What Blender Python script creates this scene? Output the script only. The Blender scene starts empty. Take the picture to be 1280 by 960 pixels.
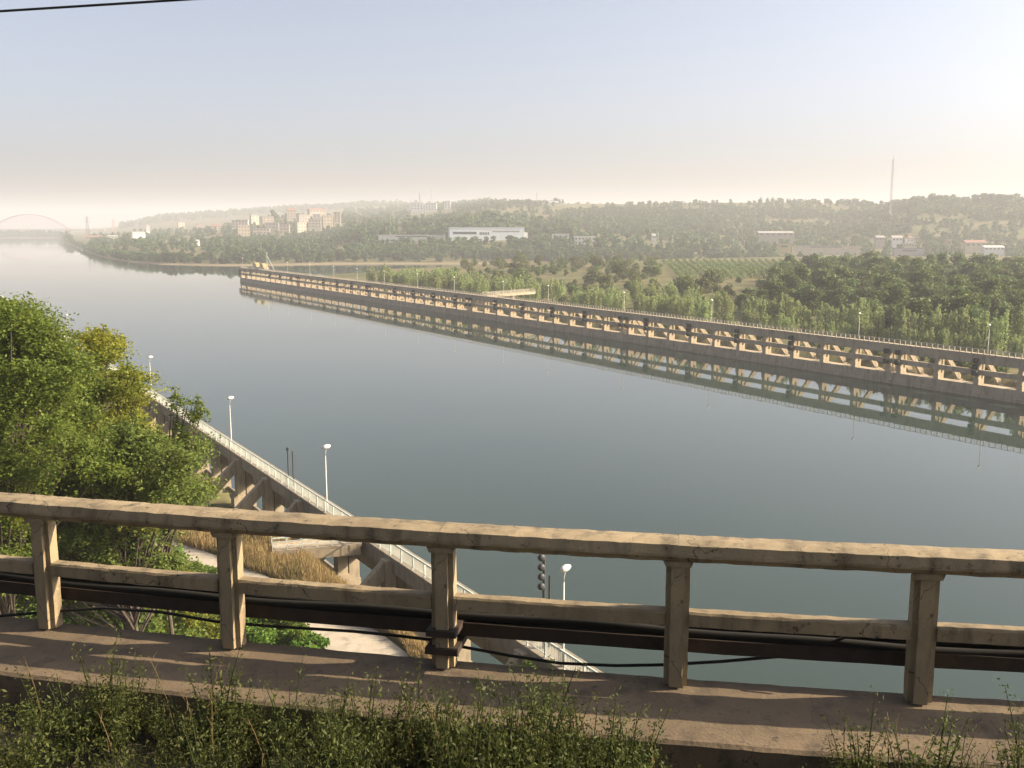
import bpy, bmesh, math, random
import numpy as np
from mathutils import Vector, Matrix

# ------------------------------------------------------------------ camera, sky, sun, exposure
SC = bpy.context.scene
COL = SC.collection
R = math.radians
F, H = 1244.4, 35.0                                   # focal length in photo pixels, eye height over the water
PIT = math.atan((480 - 284) / F)
CP, SP = math.cos(PIT), math.sin(PIT)

cam = bpy.data.cameras.new('camera')
cam.sensor_width = 36.0
cam.lens = 36.0 * F / 1280
cam.clip_start, cam.clip_end = 0.1, 40000
camo = bpy.data.objects.new('camera', cam)
camo.location = (0, 0, H)
camo.rotation_euler = (math.pi / 2 - PIT, 0, 0)
COL.objects.link(camo)
SC.camera = camo

SUN_EL, SUN_AZ = R(28), R(86.6)                          # azimuth clockwise from +Y: the sun stands to the right (+X)
W = bpy.data.worlds.new('World')
SC.world = W
W.use_nodes = True
wn = W.node_tree
sky = wn.nodes.new('ShaderNodeTexSky')
sky.sky_type = 'NISHITA'
sky.sun_disc = False
sky.sun_elevation = SUN_EL
sky.sun_rotation = SUN_AZ
sky.air_density, sky.dust_density, sky.ozone_density = 0.62, 4.2, 1.3
bg = wn.nodes['Background']
bg.inputs['Strength'].default_value = 0.09
hsv = wn.nodes.new('ShaderNodeHueSaturation')
hsv.inputs['Saturation'].default_value = 0.68
wn.links.new(sky.outputs[0], hsv.inputs['Color'])
wn.links.new(hsv.outputs[0], bg.inputs[0])
sl = bpy.data.lights.new('sun', 'SUN')
sl.energy = 5.0
sl.angle = R(0.5)
sl.color = (1.0, 0.825, 0.58)
so = bpy.data.objects.new('sun', sl)
sv = Vector((math.sin(SUN_AZ) * math.cos(SUN_EL), math.cos(SUN_AZ) * math.cos(SUN_EL), math.sin(SUN_EL)))
so.rotation_euler = sv.to_track_quat('Z', 'Y').to_euler()
so.location = (60, 0, 80)
COL.objects.link(so)
SC.view_settings.view_transform = 'Standard'
SC.view_settings.look = 'None'
SC.view_settings.exposure = 1.47
SC.view_settings.gamma = 1
SC.cycles.use_denoising = True
SC.cycles.max_bounces = 6
SC.cycles.diffuse_bounces = 3
SC.cycles.glossy_bounces = 3
SC.cycles.transmission_bounces = 2
SC.cycles.volume_bounces = 3
SC.cycles.transparent_max_bounces = 4
SC.cycles.sample_clamp_indirect = 4

HAZE = 0.00025
rng = np.random.default_rng(7)
random.seed(7)

# ------------------------------------------------------------------ geometry of the place
TH = math.atan((-132 - 640) / F * CP)                  # direction of the canal
D = (math.sin(TH), math.cos(TH))
N = (D[1], -D[0])
ROT = -TH

def ray(px, py):
    x, y = (px - 640) / F, -(py - 480) / F
    return x, CP + y * SP, -SP + y * CP
def ground_pt(px, py, z=0.0):
    r = ray(px, py); t = (z - H) / r[2]
    return r[0] * t, r[1] * t
def at(px, py, Y):
    r = ray(px, py); t = Y / r[1]
    return r[0] * t, Y, H + r[2] * t
def UV(u, v, z=0.0):
    return (u * D[0] + v * N[0], u * D[1] + v * N[1], z)
def X_of(px, Y, z=15.0):
    return (px - 640) / F * (Y * CP - (z - H) * SP)
def px_of(X, Y, z=15.0):
    return 640 + F * X / (Y * CP - (z - H) * SP)

# far-bank profiles measured along columns of the view: px -> [(distance, height), ...]
PROF = {
    -400: [(3300, 0), (3400, 4), (4200, 10), (5500, 22), (7500, 25)],
    70:   [(3300, 0), (3400, 4), (4200, 10), (5500, 22), (7500, 25)],
    78:   [(2880, 0), (2960, 3), (3400, 8), (4200, 15), (5500, 26), (7500, 30)],
    84:   [(2177, 0), (2250, 3), (2800, 8), (4000, 15), (5500, 26), (7500, 30)],
    100:  [(1612, 0), (1700, 4), (2000, 8), (3000, 12), (5000, 25), (7500, 30)],
    115:  [(1320, 0), (1400, 4), (1800, 8), (3000, 12), (5000, 25), (7500, 30)],
    130:  [(1146, 0), (1240, 4), (1600, 8), (2300, 12), (3500, 20), (5000, 30), (7500, 30)],
    163:  [(1008, 0), (1100, 4), (1400, 9), (2000, 14), (3000, 24), (3900, 38), (4600, 45), (7500, 40)],
    200:  [(946, 0), (1050, 5), (1400, 11), (2000, 17), (3000, 30), (4000, 70), (5000, 70), (7500, 60)],
    280:  [(907, 0), (1000, 4), (1300, 12), (1500, 15), (1750, 26), (2000, 28), (3000, 45), (4000, 86), (5000, 85), (7500, 80)],
    330:  [(918, 0), (1000, 4), (1250, 12), (1500, 16), (1600, 21), (1700, 28), (1830, 35), (1900, 41), (1950, 46), (2100, 53), (3000, 60), (4200, 104), (5200, 100), (7500, 90)],
    400:  [(945, 0), (1020, 5), (1200, 12), (1500, 17), (1600, 22), (1650, 25), (1700, 31), (1750, 35), (1880, 40), (1950, 48), (2050, 58), (3000, 68), (4200, 118), (5200, 110), (7500, 95)],
    460:  [(957, 0), (1030, 5), (1150, 14), (1300, 28), (1600, 38), (2500, 60), (3800, 119), (5000, 110), (7500, 95)],
    540:  [(957, 0), (1030, 6), (1150, 18), (1300, 31), (1500, 38), (2000, 58), (2400, 72), (3200, 108), (4200, 104), (7500, 90)],
    610:  [(962, 0), (1030, 7), (1120, 18), (1180, 21), (1300, 40), (1500, 48), (2000, 76), (2400, 92), (3000, 106), (4000, 100), (7500, 90)],
    690:  [(967, 0), (1030, 7), (1120, 18), (1250, 23), (1400, 36), (1700, 56), (2000, 82), (2300, 84), (4000, 80), (7500, 80)],
    760:  [(970, 0), (1030, 7), (1150, 18), (1350, 26), (1700, 56), (2000, 80), (2600, 82), (7500, 80)],
    850:  [(975, 0), (1050, 7), (1200, 16), (1450, 33), (1700, 60), (1950, 82), (2500, 82), (7500, 80)],
    950:  [(980, 0), (1060, 6), (1200, 10), (1400, 23), (1600, 42), (1900, 81), (2500, 80), (7500, 80)],
    1050: [(985, 0), (1060, 5), (1200, 9), (1400, 23), (1600, 46), (1850, 79), (2500, 78), (7500, 80)],
    1150: [(990, 0), (1060, 4), (1150, 8), (1250, 18), (1400, 44), (1600, 71), (2000, 80), (7500, 80)],
    1280: [(1000, 0), (1060, 4), (1150, 8), (1250, 20), (1400, 48), (1550, 70), (2500, 80), (7500, 80)],
    1900: [(1000, 0), (1060, 4), (1150, 8), (1250, 20), (1400, 48), (1550, 70), (2500, 80), (7500, 80)],
}
PKEYS = sorted(PROF)
# every profile resampled on one normalised distance axis: shoreline, then offsets
OFFS = np.array([-400, -40, 0, 20, 45, 80, 130, 180, 240, 300, 400, 500, 600, 680, 750, 820, 900, 980, 1050, 1130, 1200, 1300, 1600, 2000, 2500, 3000, 3600, 4200, 5000, 6500.])
PTAB = []
for k in PKEYS:
    s = PROF[k][0][0]
    ds = np.array([s - 400, s - 40] + [a for a, _ in PROF[k]]); zs = np.array([-4, -3] + [b for _, b in PROF[k]])
    PTAB.append(np.interp(s + OFFS, ds, zs))
PTAB = np.array(PTAB); SHORE = np.array([PROF[k][0][0] for k in PKEYS], float); PK = np.array(PKEYS, float)

def sstep(a, b, x):
    t = np.clip((x - a) / (b - a), 0, 1)
    return t * t * (3 - 2 * t)

def shore_y(px):
    return np.interp(px, PK, SHORE)
PEN_PX = np.array([380, 420, 500, 640, 740, 900, 1280, 2000.]); PEN_Y = np.array([640, 700, 735, 800, 865, 925, 945, 950.])

def height(X, Y):
    X = np.asarray(X, float); Y = np.asarray(Y, float)
    u = X * D[0] + Y * D[1]; v = X * N[0] + Y * N[1]
    Ys = np.maximum(Y, 1.0)
    px = np.clip(640 + F * X / (Ys * CP + 20 * SP), -400, 1900)
    # far bank
    i = np.clip(np.searchsorted(PK, px) - 1, 0, len(PK) - 2); f = (px - PK[i]) / (PK[i + 1] - PK[i])
    s = SHORE[i] * (1 - f) + SHORE[i + 1] * f
    off = Y - s
    j = np.clip(np.searchsorted(OFFS, off) - 1, 0, len(OFFS) - 2); g = np.clip((off - OFFS[j]) / (OFFS[j + 1] - OFFS[j]), 0, 1)
    zf = (PTAB[i, j] * (1 - g) + PTAB[i, j + 1] * g) * (1 - f) + (PTAB[i + 1, j] * (1 - g) + PTAB[i + 1, j + 1] * g) * f
    roll = 1.6 * np.sin(X * .013 + 1) * np.sin(Y * .011) + 1.1 * np.sin(X * .031 + Y * .023)
    zf = np.where(off > 120, zf + roll * sstep(120, 400, off) * np.where((px > 265) & (px < 440) & (Y < 2300), .15, 1), zf)
    z = np.where(Y > 500, zf, -4.0)
    # peninsula behind the long mole
    north = np.interp(px, PEN_PX, PEN_Y) - Y
    zp = np.minimum(-3 + 6.0 * sstep(196, 202, v) + 3.5 * sstep(225, 300, v) + 2.5 * sstep(300, 420, v), -3 + 0.35 * np.maximum(north, 0))
    zp = np.where((px > 380) & (u < 640), zp, np.where(v < 207, np.minimum(zp, -3 + 5.0 * (1 - sstep(203, 207, v))), -4))
    zp = np.where(u > 652, -4, zp)
    z = np.maximum(z, np.where(v > 190.5, zp, -4))
    # land beyond the near mole: terrace with a bank down to the footings
    vc = 26.3 - 7.5 * sstep(86, 97, u) - 6 * sstep(98, 200, u)
    zl = 3.0 + 5.0 * (1 - sstep(0, 3.6, v - vc)) + 3 * sstep(8, -30, v) + 9 * sstep(-20, -150, v)
    zl = zl + .12 * np.sin(u * .9) * np.sin(v * .7) * (1 - sstep(10, 14, v))
    zl = np.where(u < 430, zl, -4)
    z = np.where(v < 33.0, np.maximum(z, zl * (1 - sstep(32.2, 33.0, v)) - 3 * sstep(32.2, 33.0, v)), z)
    return z
def gz(x, y):
    return float(height(x, y))

# ------------------------------------------------------------------ materials
def new_mat(name):
    m = bpy.data.materials.new(name); m.use_nodes = True
    nt = m.node_tree
    return m, nt, nt.nodes['Principled BSDF']
def node(nt, kind, **kw):
    n = nt.nodes.new(kind)
    for k, v in kw.items():
        if k in n.inputs: n.inputs[k].default_value = v
        else: setattr(n, k, v)
    return n
def mixc(nt, fac, a, b):
    n = nt.nodes.new('ShaderNodeMix'); n.data_type = 'RGBA'
    for s, val in ((0, fac), (6, a), (7, b)):
        if hasattr(val, 'is_output'): nt.links.new(val, n.inputs[s])
        else: n.inputs[s].default_value = val if s == 0 else (*val, 1)
    return n.outputs[2]
def ramp(nt, src, a, b):
    n = nt.nodes.new('ShaderNodeMapRange'); n.inputs[1].default_value = a; n.inputs[2].default_value = b
    nt.links.new(src, n.inputs[0]); return n.outputs[0]
def noise(nt, scale, detail=4, coord='Object', stretch=None, rough=.55):
    tc = nt.nodes.new('ShaderNodeTexCoord'); src = tc.outputs[coord]
    if stretch:
        mp = nt.nodes.new('ShaderNodeMapping'); mp.inputs['Scale'].default_value = stretch
        nt.links.new(src, mp.inputs[0]); src = mp.outputs[0]
    n = node(nt, 'ShaderNodeTexNoise', Scale=scale, Detail=detail, Roughness=rough)
    nt.links.new(src, n.inputs['Vector']); return n.outputs['Fac']
def bump(nt, p, src, strength, dist):
    b = node(nt, 'ShaderNodeBump', Strength=strength, Distance=dist)
    nt.links.new(src, b.inputs['Height']); nt.links.new(b.outputs[0], p.inputs['Normal'])

def concrete(name, base, dark, stain, scale=1.0, streak=True, worn=False):
    """weathered concrete: cloudy tone, dirt blotches, streaks, fine grain"""
    m, nt, p = new_mat(name)
    c = mixc(nt, ramp(nt, noise(nt, .9 * scale, 5), .35, .68), base, dark)
    c = mixc(nt, ramp(nt, noise(nt, 3.1 * scale, 6, stretch=(1, 1, .25) if streak else None), .5, .72), c, stain)
    c = mixc(nt, ramp(nt, noise(nt, 40 * scale, 3), .3, .9), c, tuple(x * .72 for x in base))
    hgt = noise(nt, 22 * scale, 6)
    if worn:                                            # lichen spots, pale chips and hairline cracks on the near concrete
        c = mixc(nt, ramp(nt, noise(nt, 13, 8, rough=.7), .59, .68), c, tuple(x * 1.5 for x in stain))
        c = mixc(nt, ramp(nt, noise(nt, 19, 7, rough=.75), .62, .70), c, tuple(min(1, x * 1.25) for x in base))
        tc = nt.nodes.new('ShaderNodeTexCoord'); vo = node(nt, 'ShaderNodeTexVoronoi', feature='DISTANCE_TO_EDGE', Scale=.8)
        ns = node(nt, 'ShaderNodeTexNoise', Scale=5.0, Detail=5.0); nt.links.new(tc.outputs['Object'], ns.inputs['Vector'])
        va = node(nt, 'ShaderNodeVectorMath', operation='MULTIPLY_ADD'); nt.links.new(ns.outputs['Color'], va.inputs[0]); va.inputs[1].default_value = (.35, .35, .35)
        nt.links.new(tc.outputs['Object'], va.inputs[2]); nt.links.new(va.outputs[0], vo.inputs['Vector'])
        c = mixc(nt, ramp(nt, vo.outputs['Distance'], .0035, .001), c, tuple(x * 1.3 for x in stain))
    nt.links.new(c, p.inputs['Base Color']); p.inputs['Roughness'].default_value = .92
    bump(nt, p, hgt, .7 if worn else .5, .012 / scale)
    return m
def plain(name, col, rough=.7, metal=0.0, var=.25, scale=3.0):
    m, nt, p = new_mat(name)
    c = mixc(nt, ramp(nt, noise(nt, scale, 4), .35, .7), col, tuple(x * (1 - var) for x in col))
    nt.links.new(c, p.inputs['Base Color'])
    p.inputs['Roughness'].default_value = rough; p.inputs['Metallic'].default_value = metal
    return m
def foliage(name, a, b, c=None, trans=.35, objvar=.5, cfac=(.55, .8), cscale=.35):
    """leaf colour: tint per leaf, a drift per tree, patches of a third colour; some light passes through"""
    m, nt, p = new_mat(name)
    at_ = node(nt, 'ShaderNodeAttribute', attribute_name='tint')
    col = mixc(nt, at_.outputs['Fac'], a, b)
    if c is not None:
        col = mixc(nt, ramp(nt, noise(nt, cscale, 3), *cfac), col, c)
    oi = nt.nodes.new('ShaderNodeObjectInfo')
    hs = node(nt, 'ShaderNodeHueSaturation')
    nt.links.new(ramp_to(nt, oi.outputs['Random'], .5 - .025 * objvar, .5 + .03 * objvar), hs.inputs['Hue'])
    nt.links.new(ramp_to(nt, oi.outputs['Random'], 1 - .3 * objvar, 1 + .3 * objvar), hs.inputs['Value'])
    nt.links.new(col, hs.inputs['Color'])
    p.inputs['Roughness'].default_value = .65; p.inputs['Specular IOR Level'].default_value = .25
    nt.links.new(hs.outputs[0], p.inputs['Base Color'])
    t = nt.nodes.new('ShaderNodeBsdfTranslucent'); nt.links.new(hs.outputs[0], t.inputs[0])
    mx = node(nt, 'ShaderNodeMixShader'); mx.inputs[0].default_value = trans
    nt.links.new(p.outputs[0], mx.inputs[1]); nt.links.new(t.outputs[0], mx.inputs[2])
    nt.links.new(mx.outputs[0], nt.nodes['Material Output'].inputs[0])
    return m
def ramp_to(nt, src, a, b):
    n = nt.nodes.new('ShaderNodeMapRange'); n.inputs[3].default_value = a; n.inputs[4].default_value = b
    nt.links.new(src, n.inputs[0]); return n.outputs[0]

M = {}
M['rail'] = concrete('railing_concrete', (.275, .215, .13), (.145, .112, .068), (.03, .025, .017), 2.2, True, True)
M['deck'] = concrete('walkway_concrete', (.15, .108, .066), (.075, .055, .035), (.036, .028, .02), 1.6, False, True)
M['mole'] = concrete('mole_concrete', (.40, .33, .235), (.27, .222, .158), (.12, .10, .072), .35)
M['pier'] = concrete('pier_concrete', (.42, .34, .23), (.29, .235, .16), (.13, .105, .075), .5)
M['mole_shaded'] = concrete('shaded_mole_concrete', (.25, .215, .165), (.16, .138, .105), (.075, .065, .05), .5)  # mole concrete darkened: the near mole's shade is put into the colour
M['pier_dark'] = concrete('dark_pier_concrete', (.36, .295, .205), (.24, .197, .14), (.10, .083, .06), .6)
M['path'] = concrete('path_concrete', (.40, .35, .28), (.31, .27, .215), (.20, .17, .13), .4, False)
M['tyre'] = plain('black_rubber', (.012, .012, .013), .8)
M['cable'] = plain('black_cable', (.006, .006, .006), .95)
M['rust'] = plain('rusty_steel', (.03, .017, .010), .75, 0, .6, 9)
M['white_rail'] = plain('pale_painted_steel', (.55, .60, .55), .55)
M['pale_rail'] = plain('pale_railing', (.45, .40, .32), .7)
M['lamp_grey'] = plain('galvanised_steel', (.42, .41, .38), .5, .0)
M['lamp_head'] = plain('lamp_white', (.62, .6, .57), .4)
M['iron'] = plain('dark_iron', (.03, .032, .034), .6)
M['glass'] = plain('dark_glass', (.05, .06, .07), .15)
M['town_glass'] = plain('town_window_glass', (.15, .14, .13), .3)
M['bark'] = plain('bark', (.085, .065, .05), .9, 0, .5, 5)
M['red_steel'] = plain('red_steel', (.38, .23, .20), .6)
M['yellow'] = plain('yellow_paint', (.44, .35, .15), .5)
M['white_wall'] = plain('white_plaster', (.64, .62, .58), .8, 0, .12, .4)
M['hall_wall'] = plain('pale_blue_cladding', (.72, .76, .78), .6, 0, .1, .2)
M['cream_wall'] = plain('cream_plaster', (.46, .405, .32), .85, 0, .2, .3)
M['sand_wall'] = plain('sandy_plaster', (.40, .335, .25), .85, 0, .25, .3)
M['grey_wall'] = plain('grey_plaster', (.35, .31, .265), .85, 0, .2, .3)
M['red_roof'] = plain('red_roof_tiles', (.26, .14, .105), .85)
M['grey_roof'] = plain('grey_roof', (.33, .32, .31), .8)
M['car_white'] = plain('white_car_paint', (.75, .75, .74), .35)
M['car_dark'] = plain('dark_car_paint', (.06, .06, .07), .35)

M['willow'] = foliage('willow_leaves', (.18, .23, .08), (.33, .38, .15), None, .4, .5)
M['thicket'] = foliage('thicket_leaves', (.06, .095, .025), (.128, .162, .042), (.135, .135, .042), .3, .7, (.55, .8), .06)
M['far_tree'] = foliage('far_tree_leaves', (.048, .085, .032), (.09, .13, .045), (.11, .125, .043), .3, .8, (.5, .8), .02)
M['shrub'] = foliage('shrub_leaves', (.075, .11, .03), (.16, .185, .05), (.20, .14, .06), .35, .9, (.55, .75), .1)
M['near_tree'] = foliage('locust_leaves', (.07, .108, .018), (.17, .205, .034), (.26, .23, .03), .5, .3, (.58, .8), .22)
M['yellow_tree'] = foliage('yellowing_leaves', (.15, .175, .024), (.29, .28, .035), (.12, .165, .026), .5, .3, (.5, .75), .3)
M['olive_tree'] = foliage('olive_leaves', (.075, .115, .025), (.165, .20, .04), (.22, .16, .045), .45, .3, (.58, .8), .25)
M['bush'] = foliage('bush_leaves', (.06, .125, .02), (.16, .22, .03), (.24, .20, .03), .45, .8, (.6, .8), .3)
M['weed'] = foliage('weed_leaves', (.038, .05, .013), (.095, .105, .026), (.135, .10, .036), .4, .6, (.58, .78), 1.2)
M['vine'] = foliage('vine_leaves', (.06, .105, .026), (.12, .165, .042), None, .35, .4)
M['dry'] = foliage('dry_grass_blades', (.20, .145, .065), (.38, .28, .13), (.13, .14, .05), .4, 0, (.55, .75), .2)

# terrain
m, nt, p = new_mat('ground')
n1 = noise(nt, .012, 5); n2 = noise(nt, .06, 6); n3 = noise(nt, .5, 4)
c = mixc(nt, ramp(nt, n1, .38, .6), (.135, .125, .06), (.065, .085, .032))
c = mixc(nt, ramp(nt, n2, .45, .68), c, (.18, .145, .07))
c = mixc(nt, ramp(nt, n3, .4, .75), c, (.07, .065, .03))
geo = nt.nodes.new('ShaderNodeNewGeometry'); sep = nt.nodes.new('ShaderNodeSeparateXYZ'); nt.links.new(geo.outputs['Position'], sep.inputs[0])
c = mixc(nt, ramp(nt, sep.outputs[2], 1.5, .7), c, (.19, .155, .10))
nt.links.new(c, p.inputs['Base Color']); p.inputs['Roughness'].default_value = .95; p.inputs['Specular IOR Level'].default_value = .1
M['ground'] = m
# water
m, nt, p = new_mat('water')
p.inputs['Base Color'].default_value = (.030, .050, .046, 1)
p.inputs['Roughness'].default_value = .035; p.inputs['IOR'].default_value = 1.33
c = mixc(nt, ramp(nt, noise(nt, .012, 3), .4, .65), (.026, .042, .032), (.020, .034, .027)); nt.links.new(c, p.inputs['Base Color'])
nt.links.new(ramp_to(nt, ramp(nt, noise(nt, .006, 4, stretch=(1, .3, 1)), .4, .65), .02, .07), p.inputs['Roughness'])
a = noise(nt, .35, 3); b = noise(nt, .045, 3, stretch=(1, .4, 1))
ad = node(nt, 'ShaderNodeMath', operation='MULTIPLY_ADD'); nt.links.new(b, ad.inputs[0]); ad.inputs[1].default_value = 3.0; nt.links.new(a, ad.inputs[2])
bump(nt, p, ad.outputs[0], .06, .06)
M['water'] = m

# ------------------------------------------------------------------ helpers
def tag(o, label=None, cat=None, group=None, kind=None):
    if label: o['label'] = label
    if cat: o['category'] = cat
    if group: o['group'] = group
    if kind: o['kind'] = kind
    return o
def link(name, me, parent=None):
    o = bpy.data.objects.new(name, me); COL.objects.link(o)
    if parent is not None: o.parent = parent
    return o
def thing(name, label, cat, loc=(0, 0, 0), rz=0.0, group=None):
    o = link(name, None); o.location = loc; o.rotation_euler = (0, 0, rz); o.empty_display_size = .2
    return tag(o, label, cat, group)
def copy_tree(o, parent=None):
    c = o.copy(); COL.objects.link(c); c.parent = parent
    for ch in o.children: copy_tree(ch, c)
    return c

class MB:
    def __init__(s): s.v = []; s.f = []
    def add(s, verts, faces):
        b = len(s.v); s.v += [tuple(x) for x in verts]; s.f += [tuple(i + b for i in f) for f in faces]; return s
    def box(s, x0, x1, y0, y1, z0, z1):
        return s.add([(x0, y0, z0), (x1, y0, z0), (x1, y1, z0), (x0, y1, z0), (x0, y0, z1), (x1, y0, z1), (x1, y1, z1), (x0, y1, z1)],
                     [(3, 2, 1, 0), (4, 5, 6, 7), (0, 1, 5, 4), (1, 2, 6, 5), (2, 3, 7, 6), (3, 0, 4, 7)])
    def prism(s, poly, axis, a0, a1):
        """poly in the two other axes (in order), extruded along axis 0/1/2"""
        n = len(poly); vs = []
        for a in (a0, a1):
            for q in poly:
                w = list(q); w.insert(axis, a); vs.append(w)
        return s.add(vs, [tuple(range(n))[::-1], tuple(range(n, 2 * n))] + [(i, (i + 1) % n, n + (i + 1) % n, n + i) for i in range(n)])
    def tube(s, pts, rad, n=8):
        pts = [Vector(q) for q in pts]; rad = rad if hasattr(rad, '__len__') else [rad] * len(pts)
        vs = []; ref = None
        for i, q in enumerate(pts):
            t = (pts[min(i + 1, len(pts) - 1)] - pts[max(i - 1, 0)]).normalized()
            if ref is None: ref = Vector((1, 0, 0)) if abs(t.x) < .8 else Vector((0, 1, 0))
            a = (ref - t * ref.dot(t)).normalized(); b = t.cross(a); ref = a
            for k in range(n):
                an = 2 * math.pi * k / n; vs.append(q + (a * math.cos(an) + b * math.sin(an)) * rad[i])
        fs = [(i * n + k, i * n + (k + 1) % n, (i + 1) * n + (k + 1) % n, (i + 1) * n + k) for i in range(len(pts) - 1) for k in range(n)]
        fs += [tuple(range(n))[::-1], tuple(range((len(pts) - 1) * n, len(pts) * n))]
        return s.add(vs, fs)
    def bar(s, a, b, w, h=None):
        """a square bar from a to b"""
        return s.tube([a, b], (w * .7), 4)
    def lathe(s, prof, n=16, c=(0, 0, 0), axis='z'):
        vs = []
        for r, z in prof:
            for k in range(n):
                an = 2 * math.pi * k / n; q = (r * math.cos(an), r * math.sin(an), z)
                if axis == 'x': q = (z, q[0], q[1])
                if axis == 'y': q = (q[0], z, q[1])
                vs.append((q[0] + c[0], q[1] + c[1], q[2] + c[2]))
        m_ = len(prof)
        fs = [(i * n + k, i * n + (k + 1) % n, (i + 1) * n + (k + 1) % n, (i + 1) * n + k) for i in range(m_ - 1) for k in range(n)]
        fs += [tuple(range(n))[::-1], tuple(range((m_ - 1) * n, m_ * n))]
        return s.add(vs, fs)
    def mesh(s, name, mat, smooth=False, bevel=0):
        me = bpy.data.meshes.new(name); me.from_pydata(s.v, [], s.f)
        if bevel:
            bm = bmesh.new(); bm.from_mesh(me)
            bmesh.ops.recalc_face_normals(bm, faces=bm.faces)
            bmesh.ops.bevel(bm, geom=[e for e in bm.edges], offset=bevel, segments=2, affect='EDGES', clamp_overlap=True)
            bm.to_mesh(me); bm.free()
        else:
            bm = bmesh.new(); bm.from_mesh(me); bmesh.ops.recalc_face_normals(bm, faces=bm.faces); bm.to_mesh(me); bm.free()
        me.materials.append(mat)
        if smooth: me.shade_smooth()
        me.update(); return me
    def build(s, name, mat, parent=None, **kw):
        return link(name, s.mesh(name, mat, **kw), parent)

def quad_mesh(name, Q, mat, tint=None):
    """Q: (n,4,3) corner array -> one mesh with a tint value per face"""
    n = len(Q); me = bpy.data.meshes.new(name)
    me.vertices.add(4 * n); me.vertices.foreach_set('co', np.ascontiguousarray(Q, dtype=np.float32).ravel())
    me.loops.add(4 * n); me.loops.foreach_set('vertex_index', np.arange(4 * n, dtype=np.int32))
    me.polygons.add(n); me.polygons.foreach_set('loop_start', np.arange(0, 4 * n, 4, dtype=np.int32))
    a = me.attributes.new('tint', 'FLOAT', 'FACE')
    a.data.foreach_set('value', np.asarray(rng.random(n) if tint is None else tint, dtype=np.float32))
    me.materials.append(mat); me.update(calc_edges=True); return me

def unit(a):
    return a / np.maximum(np.linalg.norm(a, axis=1, keepdims=True), 1e-9)
def leaves(C, size, aspect=.5, flat=0.0, up=0.0):
    """a rhombic leaf at each centre; flat>0 turns faces to the sky, up>0 makes the long axis stand"""
    n = len(C); size = np.broadcast_to(np.asarray(size, float), (n,)) * rng.uniform(.65, 1.35, n)
    a = rng.normal(size=(n, 3)); a[:, 2] *= (1 - flat); a[:, 2] += up * rng.uniform(.4, 1.6, n) ; a = unit(a)
    h = rng.normal(size=(n, 3)); h[:, 2] *= (1 - flat)
    b = unit(np.cross(a, np.cross(h, a)))
    A = a * size[:, None]; B = b * (size * aspect)[:, None]
    return np.stack([C - A, C - B, C + A, C + B], 1)
def blob(n, c, r, shell=.35):
    """points in an ellipsoid, denser near its skin"""
    d = unit(rng.normal(size=(n, 3))); k = rng.random(n) ** shell
    return np.asarray(c) + d * k[:, None] * np.asarray(r)

# ------------------------------------------------------------------ the setting: ground sheet, water
ang = np.concatenate([np.arange(-180, -60, 4.0), np.arange(-60, 50, .28), np.arange(50, 180.1, 4.0)])
rad = np.concatenate([[0.5], np.geomspace(10, 700, 150), np.geomspace(705, 1500, 130), np.geomspace(1510, 7600, 90)])
A, RR = np.meshgrid(np.radians(ang), rad)
GX, GY = RR * np.sin(A), RR * np.cos(A)
GZ = height(GX, GY)
V = np.stack([GX, GY, GZ], -1).reshape(-1, 3)
na, nr = len(ang), len(rad)
ii, jj = np.meshgrid(np.arange(nr - 1), np.arange(na - 1), indexing='ij')
Fq = np.stack([ii * na + jj, ii * na + jj + 1, (ii + 1) * na + jj + 1, (ii + 1) * na + jj], -1).reshape(-1, 4)
me = bpy.data.meshes.new('ground')
me.vertices.add(len(V)); me.vertices.foreach_set('co', V.astype(np.float32).ravel())
me.loops.add(Fq.size); me.loops.foreach_set('vertex_index', Fq.astype(np.int32).ravel())
me.polygons.add(len(Fq)); me.polygons.foreach_set('loop_start', np.arange(0, Fq.size, 4, dtype=np.int32))
me.materials.append(M['ground']); me.update(calc_edges=True); me.validate(); me.shade_smooth()
tag(link('ground', me), kind='structure')

wm = MB(); k = 96
wm.add([(0, 0, 0)] + [(7600 * math.sin(2 * math.pi * i / k), 7600 * math.cos(2 * math.pi * i / k), 0) for i in range(k)],
       [(0, 1 + (i + 1) % k, 1 + i) for i in range(k)])
tag(wm.build('water', M['water']), kind='structure')

# concrete path on the terrace
pth = [(20, 23.8), (40, 23.8), (52, 23.75), (59, 23.55), (66, 22.3), (72, 20.8), (77, 19.5), (85, 17), (95, 12), (104, 2)]
pw = 2.05; vs = []
for i, q in enumerate(pth):
    a = pth[max(i - 1, 0)]; b = pth[min(i + 1, len(pth) - 1)]
    t = Vector((b[0] - a[0], b[1] - a[1])).normalized()
    for s_ in (-1, 1):
        e = (q[0] - t.y * s_ * pw, q[1] + t.x * s_ * pw); w_ = UV(*e); vs.append((w_[0], w_[1], max(8.0, gz(w_[0], w_[1])) + .10))
pm = MB(); pm.add(vs, [(2 * i, 2 * i + 1, 2 * i + 3, 2 * i + 2) for i in range(len(pth) - 1)])
tag(pm.build('path', M['path']), kind='structure')

# haze: one closed box of thin air round everything
hb = MB().box(-8600, 8600, -8600, 8600, -5.2, 178)
hm = bpy.data.materials.new('haze'); hm.use_nodes = True; nt = hm.node_tree; nt.nodes.clear()
out = nt.nodes.new('ShaderNodeOutputMaterial'); pv = nt.nodes.new('ShaderNodeVolumePrincipled')
pv.inputs['Color'].default_value = (.71, .725, .785, 1); pv.inputs['Density'].default_value = HAZE; pv.inputs['Anisotropy'].default_value = .12
nt.links.new(pv.outputs[0], out.inputs['Volume'])
tag(hb.build('haze', hm), kind='stuff')

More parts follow.
